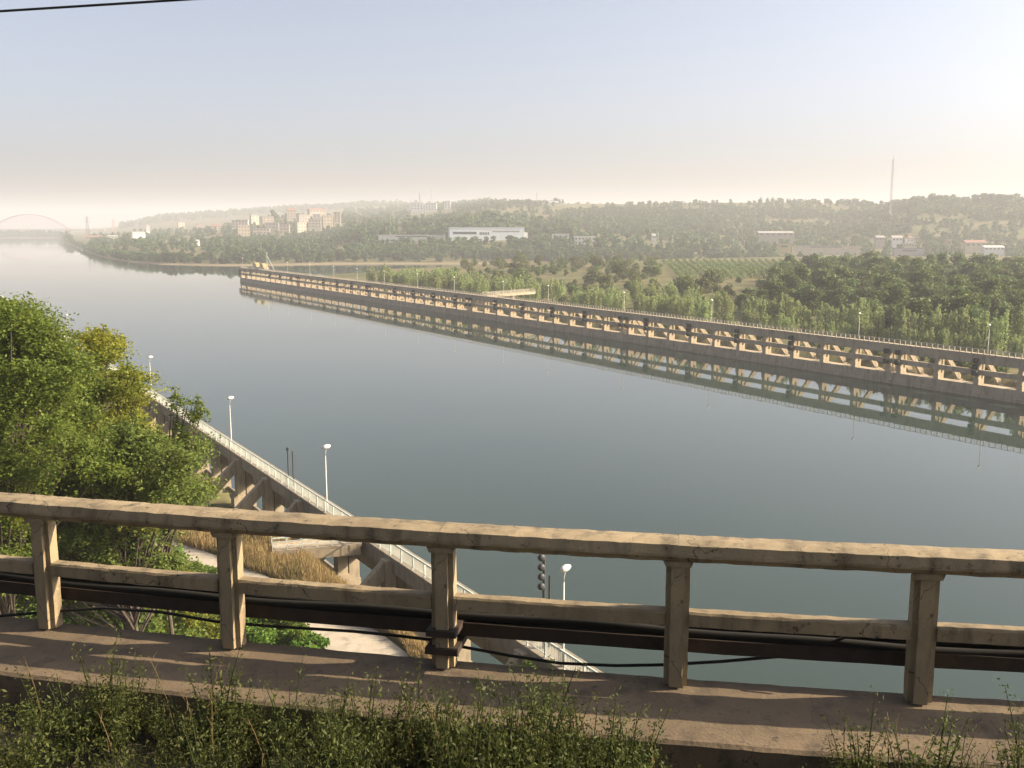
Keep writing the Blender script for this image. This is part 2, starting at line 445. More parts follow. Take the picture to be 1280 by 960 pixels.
# ------------------------------------------------------------------ moles
def mole(name, label, v_front, side, us, joints, u0, u1, fender_every, rail_style, dw=2.5, mm='mole', mp='pier', closed=False):
    """side +1: the land side lies at larger v; local x = distance across, local y = along the canal"""
    root = thing(name, label, 'mole', UV(0, v_front), ROT)
    s = side
    def bx(mb, w0, w1, y0, y1, z0, z1):
        return mb.box(min(s * w0, s * w1), max(s * w0, s * w1), y0, y1, z0, z1)
    edges = [u0] + [j for j in joints if u0 < j < u1] + [u1]
    for a, b in zip(edges[:-1], edges[1:]):
        mb = MB(); bx(mb, 0, 2.7, a + .03, b - .03, -3.2, 2.5); bx(mb, -.28, -.003, a + .03, b - .03, -3.2, .75)
        for q in np.arange(a + .6, b - .5, 1.2): bx(mb, -.32, -.285, q, q + .35, .45, .62)
        mb.build('quay_wall', M[mm], root)
        mb = MB(); bx(mb, -.12, dw, a + .02, b - .02, 8.62, 8.9); bx(mb, -.12, .12, a + .02, b - .02, 8.903, 9.02)
        mb.build('deck', M[mm], root)
    cols = []
    for q in us:
        cols.append(q)
    colm = MB(); bx(colm, .12, 1.1, -.45, .45, 2.503, 8.6); bx(colm, .06, 1.9, -.6, .6, 2.502, 3.7)
    colm = colm.mesh('column', M[mp])
    rear = MB(); (bx(rear, dw - .45, dw + .5, -.5, .5, 2.0, 8.6), bx(rear, dw - .5, dw + .95, -.7, .7, 1.0, 4.3)) if closed else bx(rear, dw - .62, dw - .12, -.3, .3, 2.5, 8.6)
    rear = rear.mesh('rear_column', M[mp])
    br = MB()
    br.prism([(s * dw, 8.5), (s * (dw + .5), 8.5), (s * 8.6, 2.7), (s * 8.6, 1.2), (s * 7.9, 1.6), (s * dw, 7.5)], 1, -.32, .32)
    br = br.mesh('brace', M[mp])
    zf = 3.6 if closed else 2.0
    ft = MB(); ft.prism([(s * 6.8, -1.5), (s * 6.8, zf - .6), (s * 8.2, zf), (s * 9.8, zf - .6), (s * 9.8, -1.5)], 1, -.8, .8)
    ft = ft.mesh('footing', M[mp])
    fen = MB().lathe([(.2, -.42), (.5, -.42), (.62, -.28), (.62, .28), (.5, .42), (.2, .42)], 14, (0, 0, 0)).mesh('tyre_fender', M['tyre'], True)
    for i, q in enumerate(cols):
        for nm, mesh_ in (('column', colm), ('rear_column', rear), ('brace', br), ('footing', ft)):
            o = link(nm, mesh_, root); o.location = (0, q, 0)
        nearj = min(abs(q - j) for j in joints) < 2.5
        if fender_every and (nearj or (i % 2 == 0 and (i * 7) % 5 != 0)) :
            for z in ((7.3, 5.0) if nearj else (7.6, 6.3, 5.0)):
                o = link('tyre_fender', fen, root); o.location = (-s * .62, q, z); o.scale = (1, 1, 1.25)
    for a, b in zip(cols[:-1], cols[1:]):
        if not closed:
            mb = MB(); bx(mb, .22, .85, a + .45, b - .45, 4.55, 5.65); mb.build('middle_beam', M[mm], root)
        mb = MB(); bx(mb, 0, .55, a + (.45 if True else 0) - .9 + .003, b - .45, 6.95, 8.617); mb.build('top_beam', M[mm], root)
        mb = MB(); bx(mb, dw - .55, dw - .1, a + .45, b - .45, 7.55, 8.615); mb.build('rear_beam', M[mm], root)
        if closed:
            mb = MB(); bx(mb, .25, .5, a + .45, b - .45, 5.6, 6.947); bx(mb, .25, .5, a + .45, b - .45, 2.503, 3.0); mb.build('shade_panel', M[mm], root)  # added panel, shaped to darken the openings while low sun passes
        # railing panel of this bay
        mb = MB(); w = .05 if rail_style == 'long' else dw - .2
        L = b - a
        npost = max(1, int(round(L / (1.36 if rail_style == 'long' else 1.9))))
        for k_ in range(npost):
            y = a + L * k_ / npost
            pw_ = .085 if rail_style == 'long' else .05
            bx(mb, w - pw_, w + pw_, y - pw_, y + pw_, 8.9, 10.0)
        bx(mb, w - .045, w + .045, a, b - .002, 9.96, 10.07)
        for z in (9.2, 9.45, 9.7) if rail_style == 'long' else (9.08,):
            bx(mb, w - .02, w + .02, a, b - .002, z, z + .045)
        if rail_style != 'long':
            for y in np.arange(a + .17, b, .17): bx(mb, w - .011, w + .011, y - .011, y + .011, 9.1, 9.97)
        mb.build('railing_panel', M['pale_rail'] if rail_style == 'long' else M['white_rail'], root)
    return root

joints_r = [145.2 + 98.3 * k for k in range(-1, 6)]
us_r = []
for j in joints_r:
    us_r += [j + 1.5] + [j + 1.5 + 9.53 * k for k in range(1, 10)] + [j + 96.8]
us_r = [q for q in us_r if 66 < q < 650] + [649.0]
mole('long_mole', 'long concrete mole with open framed wall and tyre fenders across the canal', 190.0, 1, us_r, joints_r, 64, 650.3, True, 'long')
joints_l = [86.3 + 82.4 * k for k in range(-1, 6)]
us_l = [19.4 + 10.3 * k for k in range(40)]
mole('near_mole', 'concrete mole with pale railing running down the near left bank', 33.45, -1, us_l, joints_l, 14, 428, False, 'near', 1.7, 'mole_shaded', 'pier_dark', True)

# lamp posts along both moles
def lamp_meshes(kind):
    h = 6.0
    pole = MB(); pole.lathe([(.13, 0), (.13, .9), (.085, 1.0), (.06, h - .7)], 10)
    arm = MB(); arm.tube([(0, 0, h - .72), (.02, 0, h - .4), (.12, 0, h - .12), (.32, 0, h + .02), (.5, 0, h + .06)], .04, 8)
    head = MB(); pr = []
    for t in np.linspace(0, 1, 9):
        r = .05 + .17 * math.sin(math.pi * min(1, .12 + t * .84)) ** .8; pr.append((r,   .42 + t * .78))
    head.lathe(pr, 12, (0, 0, h + .07), 'x')
    return pole.mesh('pole', M['lamp_grey'], True), arm.mesh('arm', M['lamp_grey'], True), head.mesh('lamp_head', M['lamp_head'], True)
LP = lamp_meshes('')
def lamp(label, u, v, rz, group, lean=0.0):
    t = thing('lamp_post', label, 'lamp post', UV(u, v, 8.9), rz, group); t.rotation_euler[1] = lean
    p0 = link('pole', LP[0], t); link('arm', LP[1], t); hd = link('lamp_head', LP[2], t); hd.rotation_euler = (0, R(-6), 0)
    return t
ordn = ['first', 'second', 'third', 'fourth', 'fifth', 'sixth', 'seventh', 'eighth', 'ninth', 'tenth', 'eleventh', 'twelfth', 'thirteenth', 'fourteenth', 'fifteenth', 'sixteenth', 'seventeenth']
LAMPS_R = [123.5, 156.4, 206.5, 246, 288.5, 319, 357.5, 391, 426, 458, 489, 524, 561, 648]
for i, u in enumerate(sorted(LAMPS_R)):
    lamp('slim grey lamp post on the long mole, %s from the right' % ordn[i], u, 191.6, ROT + math.pi, 'lamp posts along the long mole', R(random.uniform(-.6, .6)))
near_l = [(46.6, 'white-headed lamp post on the near mole beside the black signal mast'),
          (85.4, 'tall pale lamp post on the near mole rising over the top rail'),
          (116.5, 'pale lamp post on the near mole just right of the feathery tree branch'),
          (160.4, 'pale lamp post on the near mole beside the yellowing tree'),
          (249, 'small distant lamp post on the near mole above the green tree')]
for u, lb in near_l: lamp(lb, u, 32.15, ROT + R(12), 'lamp posts along the near mole')

# signal masts on the near mole
t = thing('signal_mast', 'black signal mast with four stacked round lights on the near mole', 'signal mast', UV(49.4, 32.6, 8.9), ROT)
MB().tube([(0, 0, 0), (0, 0, 6.1)], .1, 8).build('post', M['iron'], t)
MB().tube([(.42, 0, 0), (.42, 0, 4.7)], .07, 8).build('side_post', M['iron'], t)
sg = MB().lathe([(.02, -.2), (.2, -.2), (.23, -.1), (.23, .02), (.19, .05), (.02, .05)], 14, (0, 0, 0), 'y').mesh('signal_light', M['iron'], True)
for k_ in range(4):
    o = link('signal_light', sg, t); o.location = (-.3, -.1, 4.15 + .62 * k_)
t = thing('gauge_post_pair', 'pair of thin dark posts standing close together behind the near mole railing', 'post', UV(96, 32.4, 8.9), ROT)
MB().tube([(-.25, 0, 0), (-.25, 0, 3.7)], .07, 8).build('post', M['iron'], t)
MB().tube([(.25, 0, 0), (.25, 0, 3.6)], .07, 8).build('post', M['iron'], t)
MB().lathe([(.05, 0), (.16, .05), (.16, .3), (.05, .36)], 10, (-.25, 0, 3.7)).build('cap', M['iron'], t)

# footbridges from the banks to the moles
def footbridge(name, label, a, b, z, width, mat_rail, pier_at=None):
    (ua, va), (ub, vb) = a, b
    A_, B_ = Vector(UV(ua, va, z)), Vector(UV(ub, vb, z)); L = (B_ - A_).length
    t = thing(name, label, 'footbridge', A_, math.atan2(B_.y - A_.y, B_.x - A_.x))
    MB().box(0, L, -width / 2, width / 2, -.25, 0).build('deck', M['mole'], t)
    for y in (-width / 2 + .15, width / 2 - .15): MB().box(.1, L - .1, y - .15, y + .15, -.95, -.253).build('girder', M['pier'], t)
    for y in (-width / 2 + .06, width / 2 - .06):
        mb = MB(); n_ = max(3, int(L / 1.2))
        for k_ in range(n_ + 1): mb.box(L * k_ / n_ - .035, L * k_ / n_ + .035, y - .035, y + .035, .002, 1.05)
        for zz in (.35, .7, 1.05): mb.box(0, L, y - .03, y + .03, zz, zz + .05)
        mb.build('railing', mat_rail, t)
    for q in (pier_at or []):
        MB().box(q - .5, q + .5, -width / 2 + .2, width / 2 - .2, -z - 2, -.955).build('pier', M['pier'], t)
    return t
footbridge('footbridge', 'short footbridge with white railings joining the dry grass bank to the near mole', (78.3, 24.6), (76.3, 31.6), 8.75, 2.2, M['white_rail'])
footbridge('footbridge', 'pale concrete footbridge from the long mole to the willow bank', (337, 193.8), (346, 222), 8.9, 3.2, M['pale_rail'], [6, 16])

# yellow gangway and huts at the tip of the long mole
t = thing('landing_hut', 'yellow landing hut with slanted gangway at the tip of the long mole', 'hut', UV(620, 193.5, 8.92), ROT)
MB().box(-1.2, 1.8, -14, 10, 0, 1.5).build('platform', M['sand_wall'], t)
for y in (-11, 3): MB().prism([(y, 1.503), (y + 7, 1.503), (y + 7, 3.0), (y + 3.5, 3.9), (y, 3.0)], 0, -1.0, 1.6).build('cabin', M['yellow'], t)
mb = MB(); mb.bar((0, -30, 0), (0, -16, 9), .35); mb.build('gangway', M['white_rail'], t)
mb = MB(); mb.bar((0, -16, 0), (0, -16, 11), .25); mb.build('mast', M['white_rail'], t)

# ------------------------------------------------------------------ trees
def limb(p0, p1, r0, r1, sag=.12, n=5):
    p0, p1 = Vector(p0), Vector(p1); L = (p1 - p0).length
    pts = []
    for i in range(n):
        t_ = i / (n - 1); q = p0.lerp(p1, t_); q.z += math.sin(t_ * math.pi) * L * sag
        pts.append(q + Vector([random.uniform(-.03, .03) * L for _ in range(3)]) * (0 < i < n - 1))
    return pts, [r0 + (r1 - r0) * i / (n - 1) for i in range(n)]

def crown_round(h, w, nl, ns, size, lobes=9, base=.22):
    """an uneven crown of lobes; unit: metres"""
    C = []
    for k_ in range(lobes):
        an = random.uniform(0, 6.28); rr = w * .5 * random.uniform(.15, .72); zz = h * random.uniform(base + .14, .86)
        taper = 1 - .55 * max(0, (zz / h - .55) / .45)
        lr = w * random.uniform(.16, .27)
        C.append(blob(nl // lobes, (rr * math.cos(an) * taper, rr * math.sin(an) * taper, zz), (lr, lr, lr * random.uniform(.65, 1.0)), .3))
    C.append(blob(nl // lobes, (0, 0, h * .86), (w * .2, w * .2, h * .13), .3))
    return leaves(np.concatenate(C), size, .6, .25)
def crown_willow(h, w, nl, size):
    C = []
    for k_ in range(15):
        an = random.uniform(0, 6.28); rr = w * .5 * math.sqrt(random.random()) * .85
        top = h * (1 - .38 * (rr / (w * .5)) ** 1.5) * random.uniform(.86, 1.0)
        n_ = nl // 15; t_ = rng.random(n_) ** .75
        z = .10 * h + t_ * (top - .10 * h)
        r_ = w * .15 * (1.15 - t_ * .8) * np.sqrt(rng.random(n_)); a2 = rng.random(n_) * 6.283
        C.append(np.stack([rr * math.cos(an) * (1 + .25 * t_) + r_ * np.cos(a2), rr * math.sin(an) * (1 + .25 * t_) + r_ * np.sin(a2), z], 1))
    return leaves(np.concatenate(C), size, .38, 0, .9)
def trunk_mesh(h, r, n=6, limbs=4):
    mb = MB(); mb.tube([(0, 0, -1.0), (.03 * h, 0, h * .35), (.0, .02 * h, h * .8)], [r, r * .75, r * .2], n)
    for k_ in range(limbs):
        a = random.uniform(0, 6.28); z0 = h * random.uniform(.25, .5)
        mb.tube(*limb((0, 0, z0), (math.cos(a) * h * .25, math.sin(a) * h * .25, z0 + h * .3), r * .4, r * .1), 5)
    return mb.mesh('trunk', M['bark'])

PROTO = {}
for k_ in range(5):
    h, w = random.uniform(11.5, 14), random.uniform(7.5, 9.5)
    PROTO['willow', k_] = (quad_mesh('crown', crown_willow(h, w, 2100, .42), M['willow']), trunk_mesh(h, .25), h)
for k_ in range(5):
    h, w = random.uniform(10, 13), random.uniform(10, 13)
    PROTO['thicket', k_] = (quad_mesh('crown', crown_round(h, w, 1700, 0, .5, 13, .02), M['thicket']), trunk_mesh(h, .22), h)
for k_ in range(5):
    h, w = random.uniform(4, 5.5), random.uniform(6, 8)
    PROTO['shrub', k_] = (quad_mesh('crown', crown_round(h, w, 900, 0, .36, 9, -.05), M['shrub']), trunk_mesh(h, .1), h)
for k_ in range(7):
    h, w = random.uniform(9, 13), random.uniform(8, 12)
    PROTO['far', k_] = (quad_mesh('crown', crown_round(h, w, 460, 0, 1.05, 9, .02 if k_ % 2 else .12), M['far_tree']), None, h)
for k_ in range(2):
    h = 14; Q = blob(420, (0, 0, h * .52), (1.9, 1.9, h * .48), .4)
    PROTO['poplar', k_] = (quad_mesh('crown', leaves(Q, .7, .5, 0, .5), M['far_tree']), None, h)

def plant_tree(kind, name, label, x, y, s, group, cat='tree', zs=1.0, z=None, sink=0.0):
    k_ = random.randrange(sum(1 for q in PROTO if q[0] == kind)); cr, tr, h = PROTO[kind, k_]
    z = gz(x, y) if z is None else z
    rz = random.uniform(0, 6.28)
    if tr is None:
        o = link(name, cr); o.location = (x, y, z - sink); o.rotation_euler = (0, 0, rz); o.scale = (s, s, s * zs); return tag(o, label, cat, group)
    t_ = thing(name, label, cat, (x, y, z - sink), rz, group); t_.scale = (s, s, s * zs)
    link('crown', cr, t_); link('trunk', tr, t_); return t_

# willows behind the long mole, named by the lamps they stand behind
def lamp_gap(u):
    L = sorted(LAMPS_R); n_ = sum(1 for q in L if q < u)
    if n_ == 0: return 'right of the rightmost lamp post'
    if n_ >= len(L): return 'left of the last lamp post'
    return 'between %s and %s lamp post from the right' % (ordn[n_ - 1], ordn[n_])
def willow(u, v, s, zs=1.0):
    x, y, _ = UV(u, v)
    if gz(x, y) < .4: return
    sz = 'small ' if s < .58 else ('tall ' if s * zs > .84 else '')
    g = lamp_gap(u)
    plant_tree('willow', 'willow', sz + 'pale willow behind the long mole ' + g, x, y, s, sz + 'willows behind the long mole ' + g, zs=zs)
for u in np.arange(70, 236, 4.6):
    willow(u + random.uniform(-1.5, 1.5), 227 + random.uniform(-1.5, 2), random.uniform(.42, .62))
for u in np.arange(66, 232, 6.4):
    willow(u + random.uniform(-2, 2), 236 + random.uniform(-2, 3), random.uniform(.7, .98), random.choice([1, 1, 1.14]))
for u in np.arange(246, 322, 6.0):
    for v in (224, 233, 243, 252):
        if random.random() < .8: willow(u + random.uniform(-2.5, 2.5), v + random.uniform(-3, 3), random.uniform(.6, .85))
for u in np.arange(352, 505, 6.0):
    for v in (218, 227, 237):
        if random.random() < .9 - .0022 * max(0, u - 420): willow(u + random.uniform(-2.5, 2.5), v + random.uniform(-3, 3), random.uniform(.72, 1.0))
for q in range(7):
    willow(540 + q * 6 + random.uniform(-2, 2), 201.5, random.uniform(.3, .45))

for k_ in range(125):
    u = random.uniform(95, 330) if k_ < 105 else random.uniform(330, 500); v = random.uniform(200.5, 213); x, y, _ = UV(u, v)
    if gz(x, y) < 1.0: continue
    plant_tree('shrub', 'shrub', 'low green shrub on the flat ground right behind the long mole', x, y, random.uniform(.38, .62), 'low shrubs right behind the long mole', 'shrub')

# dark thicket on the peninsula
cnt = 0; pts = []
for tries in range(9000):
    px = random.uniform(800, 1420); Y = random.uniform(260, 640)
    x = X_of(px, Y); u, v = x * D[0] + Y * D[1], x * N[0] + Y * N[1]
    edge = 250 + 12 * math.sin(u * .06) + (30 if px < 900 else 0) + max(0, (880 - px)) * .9
    far = 560 if px > 960 else 430 + (px - 800) * .5
    if v < edge or Y > far or (px < 968 and Y > 385): continue
    if any((x - a) ** 2 + (Y - b) ** 2 < 6.7 ** 2 for a, b in pts): continue
    pts.append((x, Y)); 
    if len(pts) >= 297: break
for x, Y in pts:
    px = px_of(x, Y); s = random.uniform(.72, 1.05) * (1.0 if px > 960 else .72)
    side = 'right of the tall mast' if px > 1112 else ('left of the tall mast' if px > 980 else 'in front of the vineyard')
    lay = 'nearest edge' if (x * N[0] + Y * N[1]) < 275 else ('middle' if Y < 420 else 'far side')
    plant_tree('thicket', 'thicket_tree', 'dark bushy tree, %s of the thicket %s' % (lay, side), x, Y, s, 'dark trees at the %s of the thicket %s' % (lay, side), zs=random.uniform(.85, 1.15), sink=.4)
# shrubs on the left half of the peninsula
pts = []
for tries in range(6000):
    px = random.uniform(560, 1000); Y = random.uniform(330, 830)
    x = X_of(px, Y); u, v = x * D[0] + Y * D[1], x * N[0] + Y * N[1]
    if v < 228 or gz(x, Y) < 2.5 or Y > np.interp(px, PEN_PX, PEN_Y) - 12: continue
    if px > 825 and Y > 505: continue
    if 246 < u < 330 and v < 256: continue
    if any((x - a) ** 2 + (Y - b) ** 2 < 9.5 ** 2 for a, b in pts): continue
    if math.sin(x * .05) * math.sin(Y * .035 + 1) > .45 and Y > 450: continue
    pts.append((x, Y))
    if len(pts) >= 172: break
for x, Y in pts:
    px = px_of(x, Y); big = random.random() < .22
    side = 'left of the vineyard' if px > 740 else ('behind the concrete footbridge' if px > 640 else 'at the left tip of the peninsula')
    lay = 'far ' if Y > 620 else ''
    plant_tree('shrub', 'shrub', '%s%sgreen and brown shrub on the peninsula %s' % (lay, 'tall ' if big else 'low ', side), x, Y, random.uniform(1.3, 1.9) if big else random.uniform(.6, 1.05),
               '%s%sshrubs on the peninsula %s' % (lay, 'tall ' if big else 'low ', side), 'shrub')

# vineyard rows
for i in range(24):
    px0 = 836 + i * 8.6; a = Vector((X_of(px0 + 18, 520), 520)); b = Vector((X_of(px0 - 8, 770), 770))
    L = (b - a).length; n_ = 900
    t_ = rng.random(n_); C = np.stack([a.x + (b.x - a.x) * t_, a.y + (b.y - a.y) * t_, np.zeros(n_)], 1)
    C[:, 2] = height(C[:, 0], C[:, 1]) + rng.random(n_) ** .7 * 2.1 + .2; C[:, 0] += rng.normal(size=n_) * .35
    o = link('vine_row', quad_mesh('vine_row', leaves(C, .55, .6), M['vine']))
    tag(o, 'long green vine row in the %s half of the vineyard' % ('left' if i < 12 else 'right'), 'vine row', 'vineyard rows in the %s half' % ('left' if i < 12 else 'right'))

# ------------------------------------------------------------------ buildings and masts on the far bank
CLEAR = []                                             # (px0, px1, Y0, Y1): kept free of trees
def building(name, label, px0, px1, yt, yb, Y, wall, roof='flat', roofm='grey_roof', floors=2, cols=4, dep=None, cat='building', rz=0.0, group=None, keep=60):
    pxc = (px0 + px1) / 2
    zt = at(pxc, yt, Y)[2]; zb = at(pxc, yb, Y)[2]; w = (px1 - px0) / F * (Y * CP); h = max(zt - zb, 2.5)
    dep = dep or max(8.0, min(w * .5, 16))
    x = X_of(pxc, Y); g = min(gz(x, Y), gz(x - w / 2, Y), gz(x + w / 2, Y), gz(x, Y + dep))
    t = thing(name, label, cat, (x, Y, zb), rz, group)
    base = min(0, g - zb) - 1.5
    rh = {'flat': 0.5, 'hip': min(h * .4, 4), 'gable': min(h * .35, 3.5)}[roof]
    hw = h - rh
    MB().box(-w / 2, w / 2, 0, dep, base, hw).build('wall', M[wall], t)
    if roof == 'flat': MB().box(-w / 2 - .3, w / 2 + .3, -.3, dep + .3, hw + .003, hw + rh).build('roof', M[roofm], t)
    elif roof == 'hip':
        k_ = min(w, dep) * .35
        MB().add([(-w / 2 - .4, -.4, hw), (w / 2 + .4, -.4, hw), (w / 2 + .4, dep + .4, hw), (-w / 2 - .4, dep + .4, hw), (-w / 2 + k_, dep / 2, hw + rh), (w / 2 - k_, dep / 2, hw + rh)],
                 [(3, 2, 1, 0), (0, 1, 5, 4), (1, 2, 5), (2, 3, 4, 5), (3, 0, 4)]).build('roof', M[roofm], t)
    else:
        MB().prism([(-.4, hw + .003), (dep + .4, hw + .003), (dep / 2, hw + rh)], 0, -w / 2 - .3, w / 2 + .3).build('roof', M[roofm], t)
    fh = hw / floors; cw = w / cols
    wm_ = MB().box(-cw * .24, cw * .24, -.06, -.004, -fh * .22, fh * .24).mesh('window', M['town_glass'])
    for f_ in range(floors):
        for c_ in range(cols):
            o = link('window', wm_, t); o.location = (-w / 2 + cw * (c_ + .5), 0, fh * (f_ + .52))
    nw = max(1, int(dep / 5)); ww = MB().box(.004, .06, -.8, .8, -fh * .22, fh * .24).mesh('side_window', M['town_glass'])
    for f_ in range(floors):
        for c_ in range(nw):
            o = link('window', ww, t); o.location = (w / 2, dep * (c_ + .5) / nw, fh * (f_ + .52))
    CLEAR.append((px0 - 2, px1 + 2, Y - keep, Y + dep + 8))
    return t

# white hall
t = building('industrial_hall', 'long white low hall with a band of windows on the wooded slope', 562, 656, 284, 298.5, 1150, 'hall_wall', 'flat', 'white_wall', 1, 1, 22, keep=35, rz=R(7))
for ch in list(t.children):
    if ch.name.startswith('window'): bpy.data.objects.remove(ch)
wl = 94 / F * 1150
for a, b, z0, z1 in ((.05, .36, 5.2, 8.0), (.57, .93, 7.5, 9.3)):
    MB().box(-wl / 2 + a * wl, -wl / 2 + b * wl, -.08, -.004, z0, z1).build('window_band', M['glass'] if a < .3 else M['grey_roof'], t)
for k_ in range(6):
    MB().box(-wl / 2 + wl * (.40 + k_ * .022), -wl / 2 + wl * (.415 + k_ * .022), -.08, -.004, 4.6, 7.4).build('window', M['glass'], t)
MB().box(wl / 2 + .003, wl / 2 + 4, 3, 18, -2, 7).build('annex', M['white_wall'], t)
building('boundary_wall', 'long thin white wall left of the white hall', 473, 556, 293.6, 297.2, 1172, 'white_wall', 'flat', 'white_wall', 1, 1, 2, cat='wall', keep=40)
building('workshop', 'small pale grey flat building right of the long white hall', 690, 711, 292, 300, 1160, 'white_wall', 'flat', 'grey_roof', 1, 3, 14, keep=50)
building('office_block', 'white boxy building with a dark window strip below the wooded ridge', 718, 744, 295.5, 305.5, 1110, 'white_wall', 'flat', 'white_wall', 2, 6, 14, keep=45)
TOWN = [
    (289, 312, 275, 285, 1720, 'cream_wall', 'flat', 3, 'wide cream apartment block at the left end of the hillside town'),
    (297, 314, 281, 295, 1560, 'sand_wall', 'flat', 3, 'sandy apartment block low at the left end of the town'),
    (314, 326, 269, 277, 1900, 'cream_wall', 'flat', 3, 'small cream block high in the left part of the town'),
    (328, 344, 270.5, 281, 1830, 'sand_wall', 'flat', 3, 'tan apartment block below the dark treetop in the town'),
    (315, 339, 285, 293, 1600, 'cream_wall', 'flat', 2, 'long low cream building near the foot of the town'),
    (331, 350, 278, 286.5, 1700, 'grey_wall', 'flat', 2, 'grey wide block in the middle of the town'),
    (349, 363, 280, 292.5, 1610, 'sand_wall', 'flat', 3, 'orange-tan block low in the middle of the town'),
    (359, 372, 260, 275, 1950, 'sand_wall', 'hip', 4, 'tall town house with a dark red hip roof'),
    (373, 390, 268, 279, 1880, 'grey_wall', 'flat', 3, 'greyish apartment block right of the red-roofed house'),
    (386, 410, 260.5, 266, 2050, 'sand_wall', 'gable', 1, 'long red-roofed row on the skyline of the town'),
    (371, 385, 277.5, 290, 1640, 'cream_wall', 'flat', 3, 'pale block at the lower right of the town, left of the long terrace'),
    (385, 403, 274, 285, 1670, 'cream_wall', 'flat', 3, 'cream block in the stepped terrace at the right of the town'),
    (403.5, 418, 269, 282, 1690, 'sand_wall', 'flat', 3, 'sunlit sandy block second from the right end of the town'),
    (417.5, 427, 265, 278, 1700, 'cream_wall', 'flat', 4, 'tallest cream block at the right end of the town'),
    (391, 402, 265, 272, 1900, 'grey_wall', 'hip', 2, 'grey-roofed building above the stepped terrace of the town'),
    (264, 277, 280, 287, 1750, 'sand_wall', 'gable', 2, 'sandy house left of the hillside town'),
    (246, 256, 279, 288, 2000, 'sand_wall', 'flat', 4, 'tan block standing alone left of the town'),
    (223, 232, 277.5, 284, 2300, 'cream_wall', 'flat', 3, 'pale block far left on the wooded slope'),
    (183, 188, 281, 288.5, 2200, 'white_wall', 'flat', 5, 'narrow white tower block near the left end of the far slope'),
    (165, 183, 289.5, 294, 1800, 'white_wall', 'gable', 1, 'long white shed by the pair of dark trees'),
    (134, 148, 294, 298, 1700, 'cream_wall', 'gable', 1, 'cream shed left of the pair of dark trees'),
    (106, 128, 294.5, 299.5, 1900, 'sand_wall', 'gable', 1, 'brownish shed nearest to the red arch bridge'),
    (245, 250, 299.5, 303.5, 1300, 'white_wall', 'gable', 1, 'tiny white house among shrubs on the lower left bank'),
]
for x0, x1, a, b, Y, wl_, rf, fl, lb in TOWN:
    m_ = (x1 - x0) * .07; x0 += m_; x1 -= m_
    building('apartment_block' if fl > 1 else 'shed', lb, x0, x1, a, b, Y, wl_, rf, 'red_roof' if rf in ('hip', 'gable') and wl_ == 'sand_wall' else 'grey_roof', fl, max(2, int((x1 - x0) / 3.5)), None,
             'apartment block' if fl > 1 else 'shed', R(random.uniform(5, 42)), keep=10)
building('hilltop_block', 'low pale building on the hilltop left of the masts', 514, 529, 256, 262, 2350, 'white_wall', 'flat', 'grey_roof', 2, 4, keep=520)
building('hilltop_block', 'cream hilltop building at the foot of the tallest hilltop mast', 532, 546, 254, 263, 2350, 'white_wall', 'flat', 'grey_roof', 3, 4, keep=520)
building('tower_block', 'tall white tower block on the hilltop', 556, 563.5, 251.5, 265, 2300, 'white_wall', 'flat', 'grey_roof', 6, 2, cat='tower block', keep=520)
building('ridge_house', 'white house alone on the dry ridge', 686, 698, 251, 257.5, 2050, 'white_wall', 'gable', 'grey_roof', 2, 3, cat='house', keep=120)
building('ridge_house', 'tiny white house at the right on the dry ridge', 705, 711, 255, 258.8, 2030, 'white_wall', 'gable', 'grey_roof', 1, 2, cat='house', keep=120)
building('silo', 'dark grey silo block left of the white ridge house', 680, 685.5, 251, 258, 2080, 'grey_wall', 'flat', 'grey_roof', 3, 1, cat='silo', keep=100)
building('shed', 'small white shed among trees right of the boxy white building', 815, 820, 292, 299, 1160, 'white_wall', 'gable', 'grey_roof', 1, 2, cat='shed', keep=60)
building('warehouse', 'long grey-roofed warehouse half hidden by trees', 948, 992, 289, 295, 1260, 'grey_wall', 'gable', 'grey_roof', 1, 6, 14, cat='warehouse', keep=60)
building('container_row', 'bright yellow wall of stacked containers on the far bank', 972, 989, 305, 310.5, 1075, 'yellow', 'flat', 'yellow', 1, 1, 3, cat='container', keep=60)
building('boundary_wall', 'low pale wall right of the yellow containers', 990, 1075, 307, 310, 1080, 'cream_wall', 'flat', 'grey_roof', 1, 1, 1.2, cat='wall', keep=60)
building('house', 'pale grey house left of the two white houses below the mast', 1095, 1106, 294.5, 301, 1180, 'grey_wall', 'gable', 'grey_roof', 1, 3, cat='house', keep=70)
building('house', 'white house below the tall mast with two lit walls', 1115, 1128, 294.5, 302, 1180, 'white_wall', 'gable', 'grey_roof', 1, 3, cat='house', keep=70)
building('house', 'small square white house right of the mast', 1134, 1141.5, 294.5, 302, 1180, 'white_wall', 'hip', 'red_roof', 2, 2, cat='house', keep=70)
building('garage_row', 'long low cream garage in front of the two white houses', 1129, 1146, 304, 309, 1090, 'cream_wall', 'flat', 'grey_roof', 1, 5, cat='garage', keep=60)
building('kiosk', 'small yellow-walled kiosk between the houses on the right', 1183.5, 1189, 299.5, 306.5, 1110, 'yellow', 'flat', 'grey_roof', 1, 1, cat='kiosk', keep=60)
building('house', 'house with a wide reddish roof near the right edge', 1207, 1233, 300, 309, 1100, 'cream_wall', 'gable', 'red_roof', 1, 4, cat='house', keep=60)
building('house', 'long white house at the right edge of the far bank', 1231, 1256, 307, 313, 1060, 'white_wall', 'gable', 'white_wall', 1, 5, cat='house', keep=50)
building('quay_shed', 'dark low quay shed below the cream garage', 1118, 1156, 310, 316, 1045, 'grey_roof', 'flat', 'car_dark', 1, 1, 6, cat='shed', keep=40)

